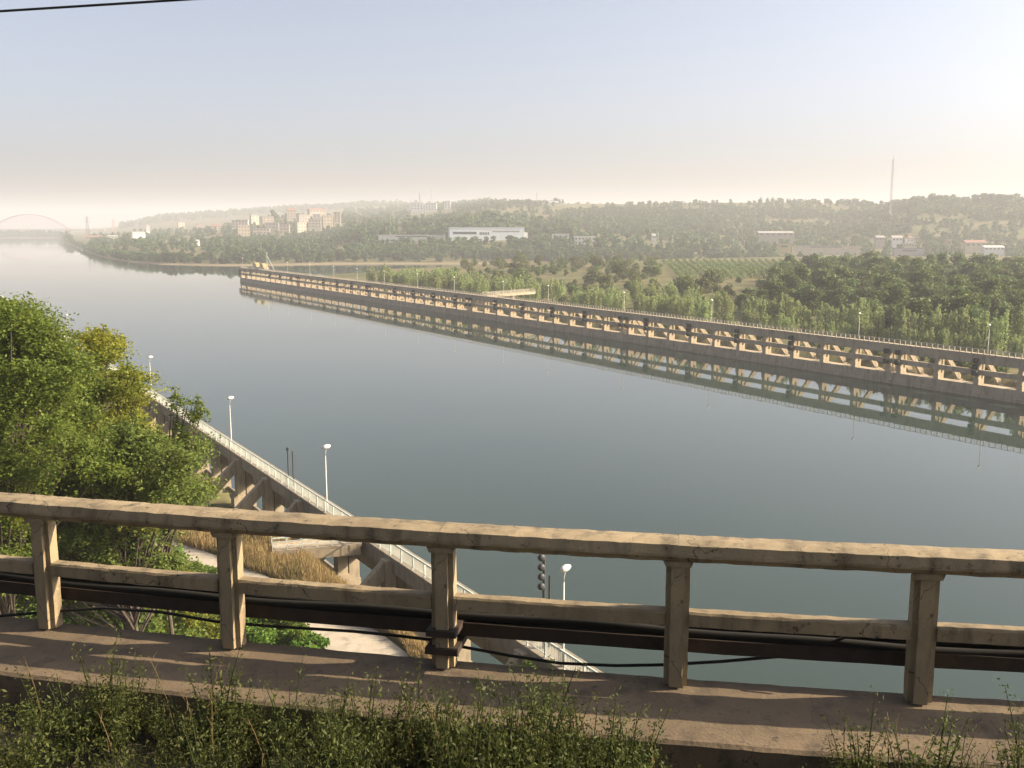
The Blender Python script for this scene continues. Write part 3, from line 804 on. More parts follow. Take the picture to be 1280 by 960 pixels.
# cars
def car(label, px, py, Y, rz, mat):
    x, _, z = at(px, py, Y); z = gz(x, Y)
    t = thing('parked_car', label, 'car', (x, Y, z), rz)
    MB().prism([(-2.1, .3), (2.1, .3), (2.15, .8), (1.3, .95), (-2.1, 1.0)], 1, -.85, .85).build('body', M[mat], t)
    MB().prism([(-1.5, 1.003), (1.2, .96), (.55, 1.5), (-1.1, 1.5)], 1, -.75, .75).build('cabin', M['glass'], t)
    for a in (-1.3, 1.3):
        for b in (-.87, .67): MB().lathe([(.32, 0), (.32, .2)], 12, (a, b, .32), 'y').build('wheel', M['tyre'], t)
    CLEAR.append((px - 4, px + 4, Y - 70, Y + 10))
car('white car parked on the far bank behind the vineyard', 870, 306, 1065, .2, 'car_white')
car('white car parked beside the yellow kiosk', 1195, 308, 1070, .1, 'car_white')
car('dark car beside the white parked car near the vineyard', 879, 307, 1062, .2, 'car_dark')

# masts, pylons
def lattice(name, label, px, yt, yb, Y, wb, wt, mat, cat='mast', arms=0, seg=12):
    z1 = at(px, yt, Y)[2]; x = X_of(px, Y, 40); z0 = gz(x, Y) - .5; h = z1 - z0
    t = thing(name, label, cat, (x, Y, z0), R(20)); mb = MB(); th_ = max(.14, Y * .00022)
    f_ = lambda k_: wb + (wt - wb) * k_ / seg
    cs = [(-1, -1), (1, -1), (1, 1), (-1, 1)]
    for a, b in cs: mb.bar((a * wb / 2, b * wb / 2, 0), (a * wt / 2, b * wt / 2, h), th_)
    mb.build('leg_frame', M[mat], t); mb = MB()
    for k_ in range(seg):
        za, zb = h * k_ / seg, h * (k_ + 1) / seg
        for i in range(4):
            a, b = cs[i], cs[(i + 1) % 4]
            mb.bar((a[0] * f_(k_) / 2, a[1] * f_(k_) / 2, za), (b[0] * f_(k_ + 1) / 2, b[1] * f_(k_ + 1) / 2, zb), th_ * .6)
    mb.build('bracing', M[mat], t)
    MB().tube([(0, 0, h), (0, 0, h + h * .06)], th_ * .6, 5).build('spike', M[mat], t)
    for k_ in range(arms):
        zz = h * (.72 + .1 * k_); MB().box(-wb * 1.1, wb * 1.1, -.3, .3, zz, zz + .5).build('cross_arm', M[mat], t)
    CLEAR.append((px - 2, px + 2, Y - 60, Y + 10))
    return t
lattice('radio_mast', 'tall slender pale radio mast on the right hillside', 1112, 199, 266, 1500, 2.4, 1.6, 'lamp_grey', seg=40)
lattice('radio_mast', 'tallest mast on the distant hilltop', 540, 235, 262, 2360, 4.0, 1.4, 'lamp_grey')
lattice('radio_mast', 'thin mast on the hilltop left of the tallest one', 525, 241, 262, 2360, 3.0, 1.2, 'lamp_grey')
lattice('radio_mast', 'thin mast on the ridge left of the white ridge house', 671, 241, 256, 2250, 2.6, 1.2, 'lamp_grey')
lattice('power_pylon', 'dark lattice power pylon by the red arch bridge', 109, 270.5, 287, 2500, 9, 2, 'iron', 'pylon', 3)
lattice('striped_tower', 'pinkish lattice tower right of the power pylon', 142, 274.5, 288, 2500, 9, 4, 'red_steel', 'tower')
for px, Y in ((823, 1150), (840, 1150), (882, 1120), (900, 1130), (917, 1130), (930, 1110), (555, 1165), (1060, 1090), (1115, 1070)):
    x = X_of(px, Y); t = thing('yard_pole', 'thin pale pole standing among the far bank trees near x', 'pole', (x, Y, gz(x, Y) - .3))
    t['label'] = {823: 'thin pale pole right of the small white shed', 840: 'second thin pale pole right of the small white shed', 882: 'thin pale pole beside the parked dark car', 900: 'thin pale pole right of the parked cars',
                  917: 'third thin pale pole right of the parked cars', 930: 'thin pole left of the grey-roofed warehouse', 555: 'white pole at the left end of the white hall', 1060: 'thin pole above the low pale wall', 1115: 'thin pole in front of the white house below the mast'}[px]
    MB().tube([(0, 0, 0), (0, 0, 13)], .2, 6).build('shaft', M['white_rail'], t); MB().box(-.9, .9, -.15, .15, 12.6, 13).build('cross_arm', M['white_rail'], t)

# red arch bridge in the haze
Yb = 3150; zd = at(40, 287, Yb)[2]; xL, xR = X_of(-14, Yb, 30), X_of(86, Yb, 30); span = xR - xL; rise = at(36, 268, Yb)[2] - zd
t = thing('arch_bridge', 'red steel arch bridge fading into the haze upstream', 'bridge', ((xL + xR) / 2, Yb, 0))
MB().box(-span / 2 - 300, span / 2 + 110, 0, 11, zd - 2.4, zd).build('deck', M['red_steel'], t)
for y in (.5, 10.5):
    mb = MB(); P_ = []
    for k_ in range(25):
        q = -1 + 2 * k_ / 24; P_.append((q * span / 2, y, zd + rise * (1 - q * q)))
    mb.tube(P_, .75, 6); mb.build('arch_rib', M['red_steel'], t)
    mb = MB()
    for k_ in range(1, 24):
        mb.bar((P_[k_][0], y, zd), P_[k_], .35)
        if k_ < 23: mb.bar((P_[k_][0], y, zd), P_[k_ + 1], .28)
    mb.build('hangers', M['red_steel'], t)
for x in (-span / 2, span / 2, -span / 2 - 130, -span / 2 - 260, span / 2 + 60):
    MB().box(x - 4, x + 4, -1, 12, -4, zd - 3.203).build('pier', M['grey_wall'], t)

# ------------------------------------------------------------------ far woods: nearest 300 are trees, the rest one wood
cands = []
def clear(px, Y):
    return any(a < px < b and c_ < Y < d_ for a, b, c_, d_ in CLEAR)
def scatter(n, px0, px1, y0, y1, smin, smax, rel=True, dens=None, kind='far'):
    for _ in range(n):
        px = random.uniform(px0, px1); s0 = float(shore_y(px)) if rel else 0
        Y = s0 + random.uniform(y0, y1)
        if clear(px, Y): continue
        x = X_of(px, Y)
        if dens is not None and (math.sin(x * .021 + 2) * math.sin(Y * .017) + .6 * math.sin(x * .05 + Y * .04)) < dens: continue
        cands.append((Y, px, x, random.uniform(smin, smax), kind))
scatter(520, 100, 1340, 22, 75, .5, .8)
scatter(330, 540, 1010, 14, 120, .45, .75)                       # belt along the waterline
scatter(130, 84, 240, 20, 90, .45, .7)
scatter(330, 285, 470, 60, 300, .6, .95, dens=-.7)             # slope below the town
scatter(420, 440, 720, 60, 190, .6, .95, dens=-.7)
scatter(260, 435, 720, 215, 380, 1.0, 1.6, dens=-.9)            # tall wood behind the hall
scatter(420, 700, 900, 60, 640, .75, 1.25, dens=-.5)
scatter(800, 860, 1340, 90, 420, .6, 1.0, dens=-.6)
scatter(1900, 700, 1340, 380, 800, .6, 1.05, dens=-.75)
scatter(500, 740, 1080, 640, 950, .6, .9, dens=-.8)             # wooded ridge
scatter(170, 1110, 1340, 540, 640, .9, 1.5, dens=-.9)
scatter(300, 280, 440, 300, 640, .5, .8, dens=-.8)
scatter(420, 280, 440, 560, 1300, .5, .85, dens=-.9)            # trees between the town's blocks
scatter(520, 110, 300, 90, 1400, .6, 1.1, dens=-.35)
scatter(900, 430, 700, 400, 1500, .7, 1.1, dens=-.3)
scatter(1300, 150, 640, 2600, 3500, 1.2, 2.0, dens=-.6)          # distant ridge
scatter(420, 430, 760, 1500, 2200, .9, 1.4, dens=-.3)
scatter(200, -60, 90, 30, 160, 1.2, 2.0)
for px, Y, s in ((157, 1500, 1.35), (162, 1490, 1.05), (342, 1960, 2.2), (520, 1330, 1.5), (541, 1310, 1.2), (1023, 1780, .85), (1045, 1760, 1.1), (1060, 1770, 1.05), (1074, 1770, .8), (1083, 1775, .8), (1235, 1560, 1.5), (1202, 1570, 1.3),
                 (1140, 1600, 1.1), (1150, 1600, 1.15), (1166, 1590, 1.2), (694, 2070, 1.1), (703, 2060, .8)):
    cands.append((Y - 900, px, X_of(px, Y), s, 'solo', Y))
for px, Y, s in ((424, 1800, 1.2), (437, 1900, 1.1), (441, 1950, 1.0)): cands.append((0, px, X_of(px, Y), s, 'poplar', Y))
solo = [c_ for c_ in cands if c_[4] in ('solo', 'poplar')]; rest = sorted([c_ for c_ in cands if c_[4] == 'far'])
def zone(px, Y):
    s0 = float(shore_y(px))
    a = 'on the waterline' if Y - s0 < 75 else ('on the slope' if Y - s0 < 420 else 'high on the hillside')
    b = ('by the red arch bridge' if px < 130 else 'left of the town' if px < 285 else 'below the town' if px < 440 else 'left of the white hall' if px < 560 else 'by the white hall' if px < 690 else
         'by the boxy white building' if px < 800 else 'behind the vineyard' if px < 965 else 'behind the yellow containers' if px < 1090 else 'below the tall mast' if px < 1160 else 'at the right edge of the far bank')
    return a, b
for c_ in rest[:283]:
    Y, px, x, s, _ = c_; a, b = zone(px, Y)
    plant_tree('far', 'far_tree', 'rounded grey-green tree %s %s' % (a, b), x, Y, s, 'far trees %s %s' % (a, b), zs=random.uniform(.8, 1.15), sink=.5)
SOLO_L = ['left dark round tree of the pair near the bridge', 'right dark round tree of the pair near the bridge', 'big dark treetop on the skyline behind the town', 'dark tree rising above the wood left of the white hall', 'smaller dark tree next to the one rising above the wood',
          'leftmost lone round tree on the right skyline', 'second lone round tree on the right skyline', 'third lone round tree on the right skyline', 'fourth lone round tree on the right skyline', 'last lone round tree on the skyline left of the mast',
          'biggest tree on the right skyline', 'large skyline tree just left of the biggest one', 'skyline tree nearest to the right of the tall mast', 'second skyline tree right of the tall mast', 'third skyline tree right of the tall mast', 'round tree behind the white ridge house', 'small tree right of the white ridge house',
          'slender poplar at the right end of the town', 'middle slender poplar right of the town', 'rightmost slender poplar right of the town']
for c_, lb in zip(solo, SOLO_L):
    plant_tree('poplar' if c_[4] == 'poplar' else 'far', 'poplar' if c_[4] == 'poplar' else 'skyline_tree', lb, c_[2], c_[5], c_[3], None, sink=.5)
low = []
for k_ in range(6):
    h, w = random.uniform(9, 12), random.uniform(9, 12); low.append(crown_round(h, w, 150, 0, 1.55, 8, .0))
Qs = []
for c_ in rest[283:]:
    Y, px, x, s, _ = c_; Q = low[random.randrange(6)]; a = random.uniform(0, 6.28); ca, sa = math.cos(a), math.sin(a)
    q = Q.copy(); q[..., 0], q[..., 1] = Q[..., 0] * ca - Q[..., 1] * sa, Q[..., 0] * sa + Q[..., 1] * ca
    q *= s; q += np.array([x, Y, gz(x, Y) - .5]); Qs.append(q)
Qs = np.concatenate(Qs)
tag(link('woodland', quad_mesh('woodland', Qs, M['far_tree'])), kind='stuff')

# ------------------------------------------------------------------ near bank: trees, bushes, dry grass
def spray_tree(name, label, base, h, clumps, mat, leaf, per, spread, trunk_r=.28):
    """clumps: world centres of flat leaf sprays; limbs run from the trunk to each"""
    bx_, by_, bz = base; t = thing(name, label, 'tree', base)
    top = Vector((random.uniform(-.5, .5), random.uniform(-.5, .5), h * .86))
    tp = [Vector((0, 0, -.6)), Vector((.25, .1, h * .3)), Vector((-.1, .2, h * .6)), top]
    mb = MB(); mb.tube(tp, [trunk_r, trunk_r * .8, trunk_r * .5, trunk_r * .12], 9); mb.build('trunk', M['bark'], t)
    lb = MB(); C = []
    for (cx, cy, cz) in clumps:
        c_ = Vector((cx - bx_, cy - by_, cz - bz)); f_ = min(.9, max(.15, (c_.z / h) * .8 - .08)); z0 = h * .86 * f_
        st = Vector((0, 0, z0)); st.x = .2 * math.sin(f_ * 3)
        pts_, rd = limb(st, c_, .09, .018, -.02); lb.tube(pts_, rd, 5)
        n_ = int(per * random.uniform(.35, 1.3)); r_ = spread * random.uniform(.7, 1.25)
        # twigs of leaflets fanning out of the clump
        for k_ in range(max(4, n_ // 16)):
            an = random.uniform(0, 6.28); ln = r_ * random.uniform(.5, 1.2); tilt = random.uniform(-.25, .45)
            q0 = np.array(c_) + rng.normal(size=3) * np.array([.25, .25, .22]) * r_
            dv = np.array([math.cos(an), math.sin(an), tilt - .15]); tt = np.linspace(.1, 1, 16)[:, None]
            P_ = q0 + dv * ln * tt + np.array([0, 0, -.28 * ln]) * tt ** 2 + rng.normal(size=(16, 3)) * .09
            C.append(P_)
    lb.build('limbs', M['bark'], t)
    Q = leaves(np.concatenate(C), leaf, .55, .55)
    link('crown', quad_mesh('crown', Q, mat), t)
    return t

def clumps_from_px(boxes, Y, dY, n, jitter=0):
    """sample crown points inside ellipses given in view angles at a distance"""
    out_ = []
    for _ in range(n):
        cx, cy, rx, ry = random.choices(boxes, [b[2] * b[3] for b in boxes])[0]
        a = random.uniform(0, 6.28); r_ = math.sqrt(random.random())
        out_.append(at(cx + rx * r_ * math.cos(a), cy + ry * r_ * math.sin(a), Y + random.uniform(-dY, dY)))
    return out_
def base_at(px, Y):
    x = X_of(px, Y, 9); return (x, Y, gz(x, Y))
spray_tree('locust_tree', 'big green feathery tree at the left edge behind the railing', base_at(20, 46), 22,
           clumps_from_px([(-40, 620, 110, 130), (20, 420, 40, 26), (12, 395, 22, 16), (40, 470, 70, 50), (60, 560, 90, 60), (30, 390, 14, 8), (62, 455, 28, 14), (-60, 450, 70, 60)], 46, 4.5, 165) + [at(px, py, 46 + random.uniform(-1.5, 1.5)) for px, py in ((4, 384), (22, 388), (36, 396), (10, 402), (28, 412), (48, 410), (62, 420), (-12, 392), (44, 428), (66, 440), (15, 425), (0, 440), (30, 440), (80, 446))], M['near_tree'], .082, 1200, 1.3, .34)
spray_tree('locust_tree', 'yellowing tree standing right of the big green tree', base_at(115, 55), 19,
           clumps_from_px([(130, 500, 42, 60), (118, 425, 14, 16), (140, 430, 18, 16), (160, 480, 20, 22), (150, 550, 40, 40), (100, 480, 24, 30)], 55, 3, 60), M['yellow_tree'], .095, 900, 1.1, .22)
spray_tree('locust_tree', 'dull green spreading tree in front of the near mole', base_at(170, 50), 16,
           clumps_from_px([(170, 590, 85, 60), (120, 620, 100, 60), (225, 600, 40, 36), (190, 565, 30, 14), (100, 690, 120, 60)], 50, 4, 150), M['olive_tree'], .095, 900, 1.15, .26)

spray_tree('locust_tree', 'slim tree whose lone feathery branch reaches past the dull green tree', base_at(215, 51), 15.2,
           [at(px, py, 51 + random.uniform(-.6, .6)) for px, py in ((222, 489), (226, 500), (218, 510), (236, 500), (244, 506), (252, 517), (240, 520), (228, 515), (222, 530), (232, 545), (222, 560), (240, 575), (246, 519), (215, 500))], M['near_tree'], .09, 150, .5, .16)

def bush(label, px, py, Y, r, mat, group=None, flat=.8):
    x, _, z = at(px, py, Y); g = gz(x, Y); h = max(z - g, .8)
    t = thing('bush', label, 'bush', (x, Y, g), 0, group)
    C = []; st = MB()
    for k_ in range(16):
        a = random.uniform(0, 6.28); q = r * math.sqrt(random.random()); zz = h * random.uniform(.3, .95) * (1 - .35 * (q / r) ** 2)
        c_ = (q * math.cos(a), q * math.sin(a), zz); st.tube([(0, 0, -.1), c_], [.03, .01], 4)
        C.append(blob(210, c_, (r * .33, r * .33, h * .17), .5))
    st.build('stems', M['bark'], t); link('leaves', quad_mesh('leaves', leaves(np.concatenate(C), .12, .55, .3), M[mat] if isinstance(mat, str) else mat), t)
for a in ((60, 690, 50, 3.4, 'bush', 'green bush behind the railing at the far left'), (130, 700, 54, 3.6, 'olive_tree', 'dull green bush under the spreading tree'), (190, 690, 58, 3.0, 'bush', 'leafy bush left of the second railing post'),
          (228, 694, 56, 1.7, 'yellow_tree', 'yellow-orange bush beside the second railing post'), (110, 735, 52, 3.2, 'bush', 'bright green bush below the middle rail'), (180, 745, 54, 2.8, 'bush', 'bright bush above the walkway edge left of the second post'),
          (235, 745, 56, 2.6, 'olive_tree', 'dark bush just left of the second post'), (20, 740, 50, 3.2, 'bush', 'bush at the left edge just above the walkway'), (300, 770, 60, 2.2, 'bush', 'low bush right of the second railing post'), (345, 783, 60, 2.0, 'bush', 'low bright bush left of the concrete path'),
          (383, 793, 60, 1.3, 'bush', 'small bush touching the edge of the concrete path'), (660, 815, 57, 1.1, 'bush', 'small bright bush growing on the near mole footing')):
    px, py, Y, r_, mt, lb = a; bush(lb, px, py, Y, r_, mt)
for i in range(26):
    px = random.uniform(-20, 250); Y = random.uniform(56, 64); lb = 'bright leafy bush just above the walkway edge ' + ('left of the first railing post' if px < 57 else 'between the first two railing posts')
    bush(lb, px, random.uniform(765, 785), Y, random.uniform(1.3, 1.9), random.choice(['bush', 'bush', 'near_tree']), 'bushes above the walkway edge ' + lb.split('edge ')[1])
for i in range(75):
    u = random.uniform(60, 100) if i < 45 else random.uniform(56, 73); v = min(random.uniform(9, 20.5), float(np.interp(u, [q_[0] for q_ in pth], [q_[1] for q_ in pth])) - 3.6); q = UV(u, v); r_ = random.uniform(1.3, 2.2)
    px = px_of(q[0], q[1], 9); lb = 'leafy bush on the terrace beyond the walkway ' + ('left of the first railing post' if px < 57 else 'left of the second railing post' if px < 285 else 'right of the second railing post')
    gq = gz(q[0], q[1]); py = 480 - F * ((q[1] * SP + (gq + random.uniform(1.5, 3.2) - H) * CP) / (q[1] * CP - (gq + 2 - H) * SP))
    if i % 5 == 0: r_ *= 1.25
    bush(lb, px, py, q[1], r_, random.choice(['bush', 'bush', 'olive_tree', 'near_tree']), 'bushes on the terrace ' + lb.split('walkway ')[1])

n_ = 60000
uu = rng.uniform(40, 93, n_); v0_ = np.interp(uu, [q[0] for q in pth], [q[1] for q in pth]) + 2.1; vv = v0_ + rng.random(n_) * (29.6 - 6.5 * sstep(86, 96, uu) - v0_) + .3 * np.sin(uu * .8)
Pb = np.stack([uu * D[0] + vv * N[0], uu * D[1] + vv * N[1]], 1); zb = height(Pb[:, 0], Pb[:, 1])
hh = rng.uniform(.35, 1.3, n_) * (.8 + .3 * np.sin(uu * .55) * np.sin(vv * 1.3)); dr = rng.normal(size=(n_, 2)) * .16; wd = .035
a_ = rng.random(n_) * 6.28; wv = np.stack([np.cos(a_), np.sin(a_)], 1) * wd
B0 = np.concatenate([Pb - wv, zb[:, None] - .05], 1); B1 = np.concatenate([Pb + wv, zb[:, None] - .05], 1)
T0 = np.concatenate([Pb + dr + wv * .3, (zb + hh)[:, None]], 1); T1 = np.concatenate([Pb + dr - wv * .3, (zb + hh)[:, None]], 1)
tag(link('dry_grass', quad_mesh('dry_grass', np.stack([B0, B1, T0, T1], 1), M['dry'])), kind='stuff')
n_ = 26000
uu = rng.uniform(42, 100, n_); vv = rng.uniform(2, 20.8, n_)
keep = ~((vv > 20.8 - .0 * uu) | ((uu > 73) & (vv > 20 - (uu - 73) * 1.0)))
uu, vv = uu[keep], vv[keep]; Cg = np.stack([uu * D[0] + vv * N[0], uu * D[1] + vv * N[1]], 1)
Cg = np.concatenate([Cg, (height(Cg[:, 0], Cg[:, 1]) + rng.random(len(Cg)) ** 2 * .7)[:, None]], 1)
tag(link('undergrowth', quad_mesh('undergrowth', leaves(Cg, .17, .5, .2), M['bush'])), kind='stuff')

# ------------------------------------------------------------------ the railway bridge walkway, railing, cables
ZD = 31.7
def ry(x):
    if x < -6: return ry(-6) + (x + 6) * -.2837
    if x > 6: return ry(6) + (x - 6) * -.0917
    return 6.968 - .1877 * x + .008 * x * x
def fr(x):
    """point on the post-front line, unit tangent, unit normal pointing away from the train"""
    t_ = Vector((.1, ry(x + .05) - ry(x - .05), 0)).normalized(); return Vector((x, ry(x), 0)), t_, Vector((-t_.y, t_.x, 0))
def sweep(prof, xs, jit=0.0):
    """prof: list of (offset outward, z above deck); swept along the railing line"""
    mb = MB(); vs = []; n_ = len(prof)
    for x in xs:
        p_, t_, o_ = fr(x)
        for a, b in prof:
            q = p_ + o_ * (a + random.uniform(-jit, jit)); vs.append((q.x, q.y, ZD + b + random.uniform(-jit, jit)))
    fs = [(i * n_ + k_, i * n_ + (k_ + 1) % n_, (i + 1) * n_ + (k_ + 1) % n_, (i + 1) * n_ + k_) for i in range(len(xs) - 1) for k_ in range(n_)]
    fs += [tuple(range(n_))[::-1], tuple(range((len(xs) - 1) * n_, len(xs) * n_))]
    mb.add(vs, fs); return mb
long_xs = list(np.arange(-70, -8, 3.0)) + list(np.arange(-8, 7, .12)) + list(np.arange(7, 60, 3.0))
wk = sweep([(.19, 0), (.19, -.32), (-.735, -.32), (-.745, -.02), (-.72, 0), (-.45, .004), (-.2, .002)], long_xs, .003)
tag(wk.build('walkway', M['deck']), kind='structure')
tag(sweep([(.02, -.323), (.02, -2.9), (-.5, -2.9), (-.5, -.323)], long_xs).build('bridge_girder', M['mole']), kind='structure')
mbk = sweep([(-.748, -.33), (-.748, -1.2), (-7.5, -1.2), (-7.5, -.33)], long_xs, .02)
m, nt, p = new_mat('track_soil'); c = mixc(nt, ramp(nt, noise(nt, 4, 5), .35, .7), (.035, .03, .02), (.075, .06, .04)); nt.links.new(c, p.inputs['Base Color']); p.inputs['Roughness'].default_value = 1
tag(mbk.build('track_bed', m), kind='structure')

POSTS = [-3.872, -2.233, -.527, 1.177, 2.844]
POSTS = [POSTS[0] - 1.66 * k_ for k_ in range(6, 0, -1)] + POSTS + [POSTS[-1] + 1.69 * k_ for k_ in range(1, 7)]
rail = thing('concrete_railing', 'weathered concrete railing with square posts and two rails along the bridge walkway', 'railing', (0, 0, 0))
for x in POSTS:
    p_, t_, o_ = fr(x); mb = MB()
    mb.prism([(-.085, 0), (.085, 0), (.085, .17), (-.085, .17)], 2, -.02, .966)
    me = mb.mesh('post', M['rail'], bevel=.038)
    bm = bmesh.new(); bm.from_mesh(me); bmesh.ops.subdivide_edges(bm, edges=[e for e in bm.edges if e.calc_length() > .4], cuts=9)
    for v_ in bm.verts: v_.co += Vector((random.uniform(-1, 1), random.uniform(-1, 1), 0)) * .0022
    bm.to_mesh(me); bm.free()
    o = link('post', me, rail); o.location = (p_.x, p_.y, ZD); o.rotation_euler = (0, 0, math.atan2(t_.y, t_.x))
    # haunch where the post meets the top rail
    mb = MB(); mb.prism([(-.088, .925), (.088, .925), (.105, .965), (-.105, .965)], 1, -.012, .19); o2 = mb.build('haunch', M['rail'], o)
for a, b in zip(POSTS[:-1], POSTS[1:]):
    xs = np.linspace(a, b - .002, 22)
    sweep([(-.05, 1.03), (-.035, 1.095), (.06, 1.108), (.19, 1.104), (.205, 1.02), (.175, .968), (-.012, .968), (-.028, 1.005), (-.05, 1.01)], xs, .0035).build('top_rail', M['rail'], rail)
    xs = np.linspace(a + .084, b - .084, 20)
    sweep([(.028, .472), (.028, .562), (.04, .578), (.125, .578), (.137, .562), (.137, .472)], xs, .003).build('middle_rail', M['rail'], rail)

# cable trough hung outside the railing
tr = thing('cable_trough', 'rusty steel trough full of black cables hung outside the railing', 'cable trough', (0, 0, 0))
xs = list(np.arange(-16, 15, .25))
sweep([(.20, .205), (.20, .31), (.212, .31), (.212, .217), (.44, .217), (.44, .31), (.452, .31), (.452, .205)], xs, .002).build('trough', M['rust'], tr)
for k_, (a, b, r_) in enumerate(((.25, .29, .032), (.25, .345, .034), (.32, .27, .04), (.315, .35, .036), (.39, .28, .04), (.385, .36, .034), (.28, .395, .018))):
    mb = MB(); P_ = []
    for x in xs:
        p_, t_, o_ = fr(x); q = p_ + o_ * (a + .012 * math.sin(x * 1.3 + k_)); P_.append((q.x, q.y, ZD + b + .014 * math.sin(x * .9 + k_ * 1.7) - .018 * math.sin((x - .527) * math.pi / 1.7) ** 2))
    mb.tube(P_, r_, 8).build('cable', M['cable'], tr, smooth=True)
p_, t_, o_ = fr(-.527)
for z0, w_ in ((.30, .115), (.16, .125)):
    mb = MB(); mb.box(-w_, w_, -.03, .47, z0 - .024, z0 + .024); o = mb.build('bracket', M['rust'], tr); o.location = (p_.x, p_.y, ZD); o.rotation_euler = (0, 0, math.atan2(t_.y, t_.x))
# loose thin cable
P_ = []
for px, py in ((-260, 775), (-120, 776), (0, 770), (70, 764), (130, 760), (200, 765), (270, 777), (340, 783), (440, 789), (500, 795), (540, 800), (575, 808), (640, 820), (700, 829), (770, 832), (830, 831), (900, 827), (970, 821), (1030, 806), (1060, 795), (1110, 790)):
    X_ = (px - 640) / F * 7.3; q = fr(X_); yy = q[0].y + .23
    P_.append(at(px, py, yy))
tag(MB().tube(P_, .012, 6).build('loose_cable', M['cable'], smooth=True), 'single thin black cable sagging below the cable trough', 'cable')
a, b = Vector(at(0, 14, 9.2)), Vector(at(222, 0, 8.86)); dv = (b - a)
tag(MB().tube([a - dv * 9 , a, b, b + dv * 9], .011, 6).build('overhead_wire', M['cable'], smooth=True), 'dark overhead wire crossing the top left corner of the sky', 'wire')

# unseen carriage of the viewer's train, added close behind to shade railing and walkway
_, t_, o_ = fr(-.3)
tc = thing('unseen_carriage', 'dark green railway carriage added unseen behind the viewer, shading the railing', 'carriage', Vector((0, 0, ZD - .35)) - o_ * .6, math.atan2(t_.y, t_.x))
MB().prism([(0, .95), (0, 3.4), (-.5, 4.05), (-1.4, 4.25), (-2.3, 4.05), (-2.8, 3.4), (-2.8, .95)], 0, -12, 12).build('body', plain('carriage_paint', (.03, .05, .045), .5), tc)
MB().box(-11, 11, -2.3, -.5, .45, .947).build('underframe', M['iron'], tc)
cw_ = MB().box(-.6, .6, .003, .02, 1.85, 2.75).mesh('window', M['glass'])
for q in range(-5, 6):
    o = link('window', cw_, tc); o.location = (q * 2.0, 0, 0)
wh_ = MB().lathe([(.46, -.07), (.46, .07)], 20, (0, 0, 0), 'y').mesh('wheel', M['iron'])
for q in (-9.5, -7.0, 7.0, 9.5):
    for y in (-.65, -2.15):
        o = link('wheel', wh_, tc); o.location = (q, y, .46)

# weeds growing in the gap beside the walkway
def weed_mesh(h, seed):
    random.seed(seed); C = []; S = []
    st = MB(); ns = random.randint(3, 6)
    for k_ in range(ns):
        a = random.uniform(0, 6.28); ln = h * random.uniform(.6, 1.0); lean = random.uniform(.05, .22)
        P_ = [Vector((math.cos(a) * .04, math.sin(a) * .04, 0)) + Vector((math.cos(a) * lean * t_ * t_, math.sin(a) * lean * t_ * t_, t_ * 1.0)) * ln for t_ in np.linspace(0, 1, 6)]
        st.tube(P_, [.006, .0055, .005, .004, .003, .0015], 4)
        for t_ in np.linspace(.15, .98, int(26 * ln / .7)):
            q = P_[0].lerp(P_[-1], t_); q = P_[min(5, int(t_ * 5))].lerp(P_[min(5, int(t_ * 5) + 1)], t_ * 5 - int(t_ * 5))
            bl = .14 * (1.12 - t_) + .02; aa = random.uniform(0, 6.28)
            nn = max(4, int(13 * (1.1 - t_))); tt = np.linspace(.15, 1, nn)[:, None]
            C.append(np.array(q) + np.array([math.cos(aa), math.sin(aa), .75]) * bl * tt + rng.normal(size=(nn, 3)) * .009); S += [.018 - .006 * t_] * nn
    return st.mesh('stems', M['weed']), quad_mesh('leaves', leaves(np.concatenate(C), np.array(S), .36, .0, .3), M['weed'])
WEED = [weed_mesh(h, 100 + i) for i, h in enumerate((.62, .7, .78, .85, .92, .74))]
random.seed(11)
def sect(px):
    L = [57, 285, 552, 843, 1150]; n_ = sum(1 for q in L if q < px)
    return ['left of the first railing post', 'between the first and second railing posts', 'between the second and third railing posts', 'between the third and fourth railing posts', 'between the fourth and fifth railing posts', 'right of the last railing post'][n_]
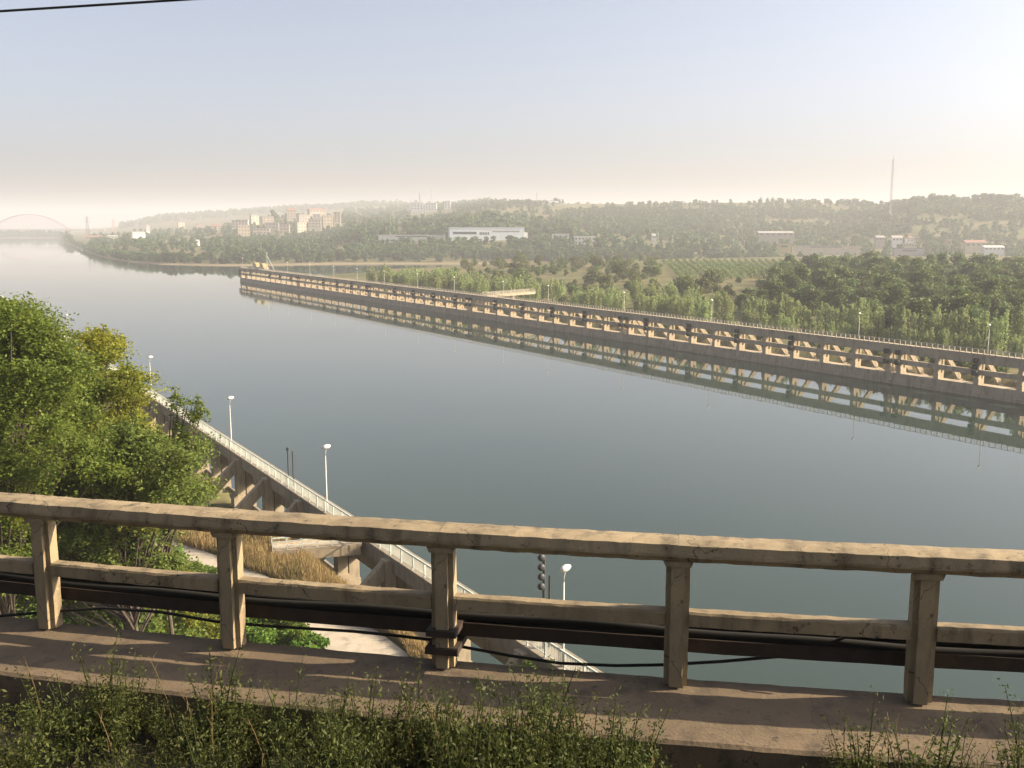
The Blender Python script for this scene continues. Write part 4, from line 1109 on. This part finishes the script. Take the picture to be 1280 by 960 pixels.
# tops of the weed thicket as seen: x, y
TOPX = [-60, 0, 40, 100, 125, 160, 205, 262, 300, 340, 362, 400, 430, 470, 520, 560, 600, 640, 700, 740, 790, 840, 880, 905, 930, 1070, 1095, 1130, 1180, 1230, 1290, 1360]
TOPY = [850, 845, 862, 795, 815, 850, 868, 815, 860, 868, 838, 872, 850, 845, 852, 838, 868, 838, 822, 842, 850, 880, 905, 960, 1010, 960, 885, 888, 868, 880, 875, 870]
nw = 0
TALL = [(95, 788), (118, 806), (262, 798), (275, 818), (362, 832), (430, 838), (470, 842), (556, 832), (575, 842), (612, 846), (700, 815), (716, 828), (738, 836), (780, 846), (840, 870), (1095, 882), (1112, 884), (1200, 872)]
for k_ in range(165):
    px = random.uniform(-70, 1360); D_ = random.choice([.86, .98, 1.1, 1.25, 1.45, 1.7]) + random.uniform(-.05, .05)
    ty = float(np.interp(px, TOPX, TOPY)) - 4 + abs(random.gauss(0, 42)) + (0 if D_ < 1.2 else 12)
    if k_ < len(TALL): px, ty = TALL[k_]; D_ = random.uniform(.86, 1.1)
    x = (px - 640) / F * 6.0; p_, t_, o_ = fr(x); q = p_ - o_ * D_
    zt = at(640 + (q.x / (q.y * CP + 3.4 * SP)) * F, ty, q.y)[2]; hh_ = zt - (ZD - .36)
    if hh_ < .16: continue
    i = random.randrange(6); hm_ = (.62, .7, .78, .85, .92, .74)[i]; s = hh_ / hm_
    gname = sect(640 + F * q.x / (q.y * CP + 3.4 * SP)); row = 'at the kerb' if D_ < 1.15 else 'in front'
    t = thing('weed', 'leafy upright weed %s, %s' % (row, gname), 'weed', (q.x, q.y, ZD - .36), random.uniform(0, 6.28), 'weeds %s %s' % (row, gname)); t.scale = (max(.75, min(1.2, s)),) * 2 + (s,)
    link('stems', WEED[i][0], t); link('leaves', WEED[i][1], t); nw += 1
# dry straw stalks standing among the weeds
for k_ in range(26):
    px = random.choice([random.uniform(-20, 880), random.uniform(1075, 1300)]); x = (px - 640) / F * 6.0; p_, t_, o_ = fr(x); q = p_ - o_ * random.uniform(.82, 1.5)
    mb = MB(); hh_ = random.uniform(.45, .85); a_ = random.uniform(0, 6.28); ln_ = random.uniform(.05, .2)
    P_ = [(math.cos(a_) * ln_ * t * t, math.sin(a_) * ln_ * t * t, hh_ * t) for t in (0, .3, .6, .85, 1)]
    mb.tube(P_, [.004, .0035, .003, .0025, .001], 4)
    for t in (.45, .6, .72, .84, .93):
        b_ = random.uniform(0, 6.28); c_ = Vector(P_[0]).lerp(Vector(P_[-1]), t); mb.tube([c_, c_ + Vector((math.cos(b_) * .05, math.sin(b_) * .05, .07))], [.0025, .001], 3)
    o = mb.build('dry_stalk', M['dry']); o.location = (q.x, q.y, ZD - .36)
    g_ = sect(640 + F * q.x / (q.y * CP + 3.4 * SP)); tag(o, 'thin dry straw stalk among the weeds ' + g_, 'dry stalk', 'dry stalks ' + g_)
n_ = 16000; xw = rng.uniform(-4.2, 4.0, n_); dw = rng.uniform(.78, 2.4, n_); C = []
for x, q in zip(xw, dw):
    p_, t_, o_ = fr(x); w_ = p_ - o_ * q; C.append((w_.x, w_.y, 0))
C = np.array(C); C[:, 2] = ZD - .35 + rng.random(n_) ** 1.6 * (.22 + .12 * np.sin(xw * 3.1) * np.sin(xw * 1.3)) * np.where((xw > 1.35) & (xw < 2.25), .35, 1.0)
tag(link('ground_cover', quad_mesh('ground_cover', leaves(C, .02, .4, .1, .3), M['weed'])), kind='stuff')
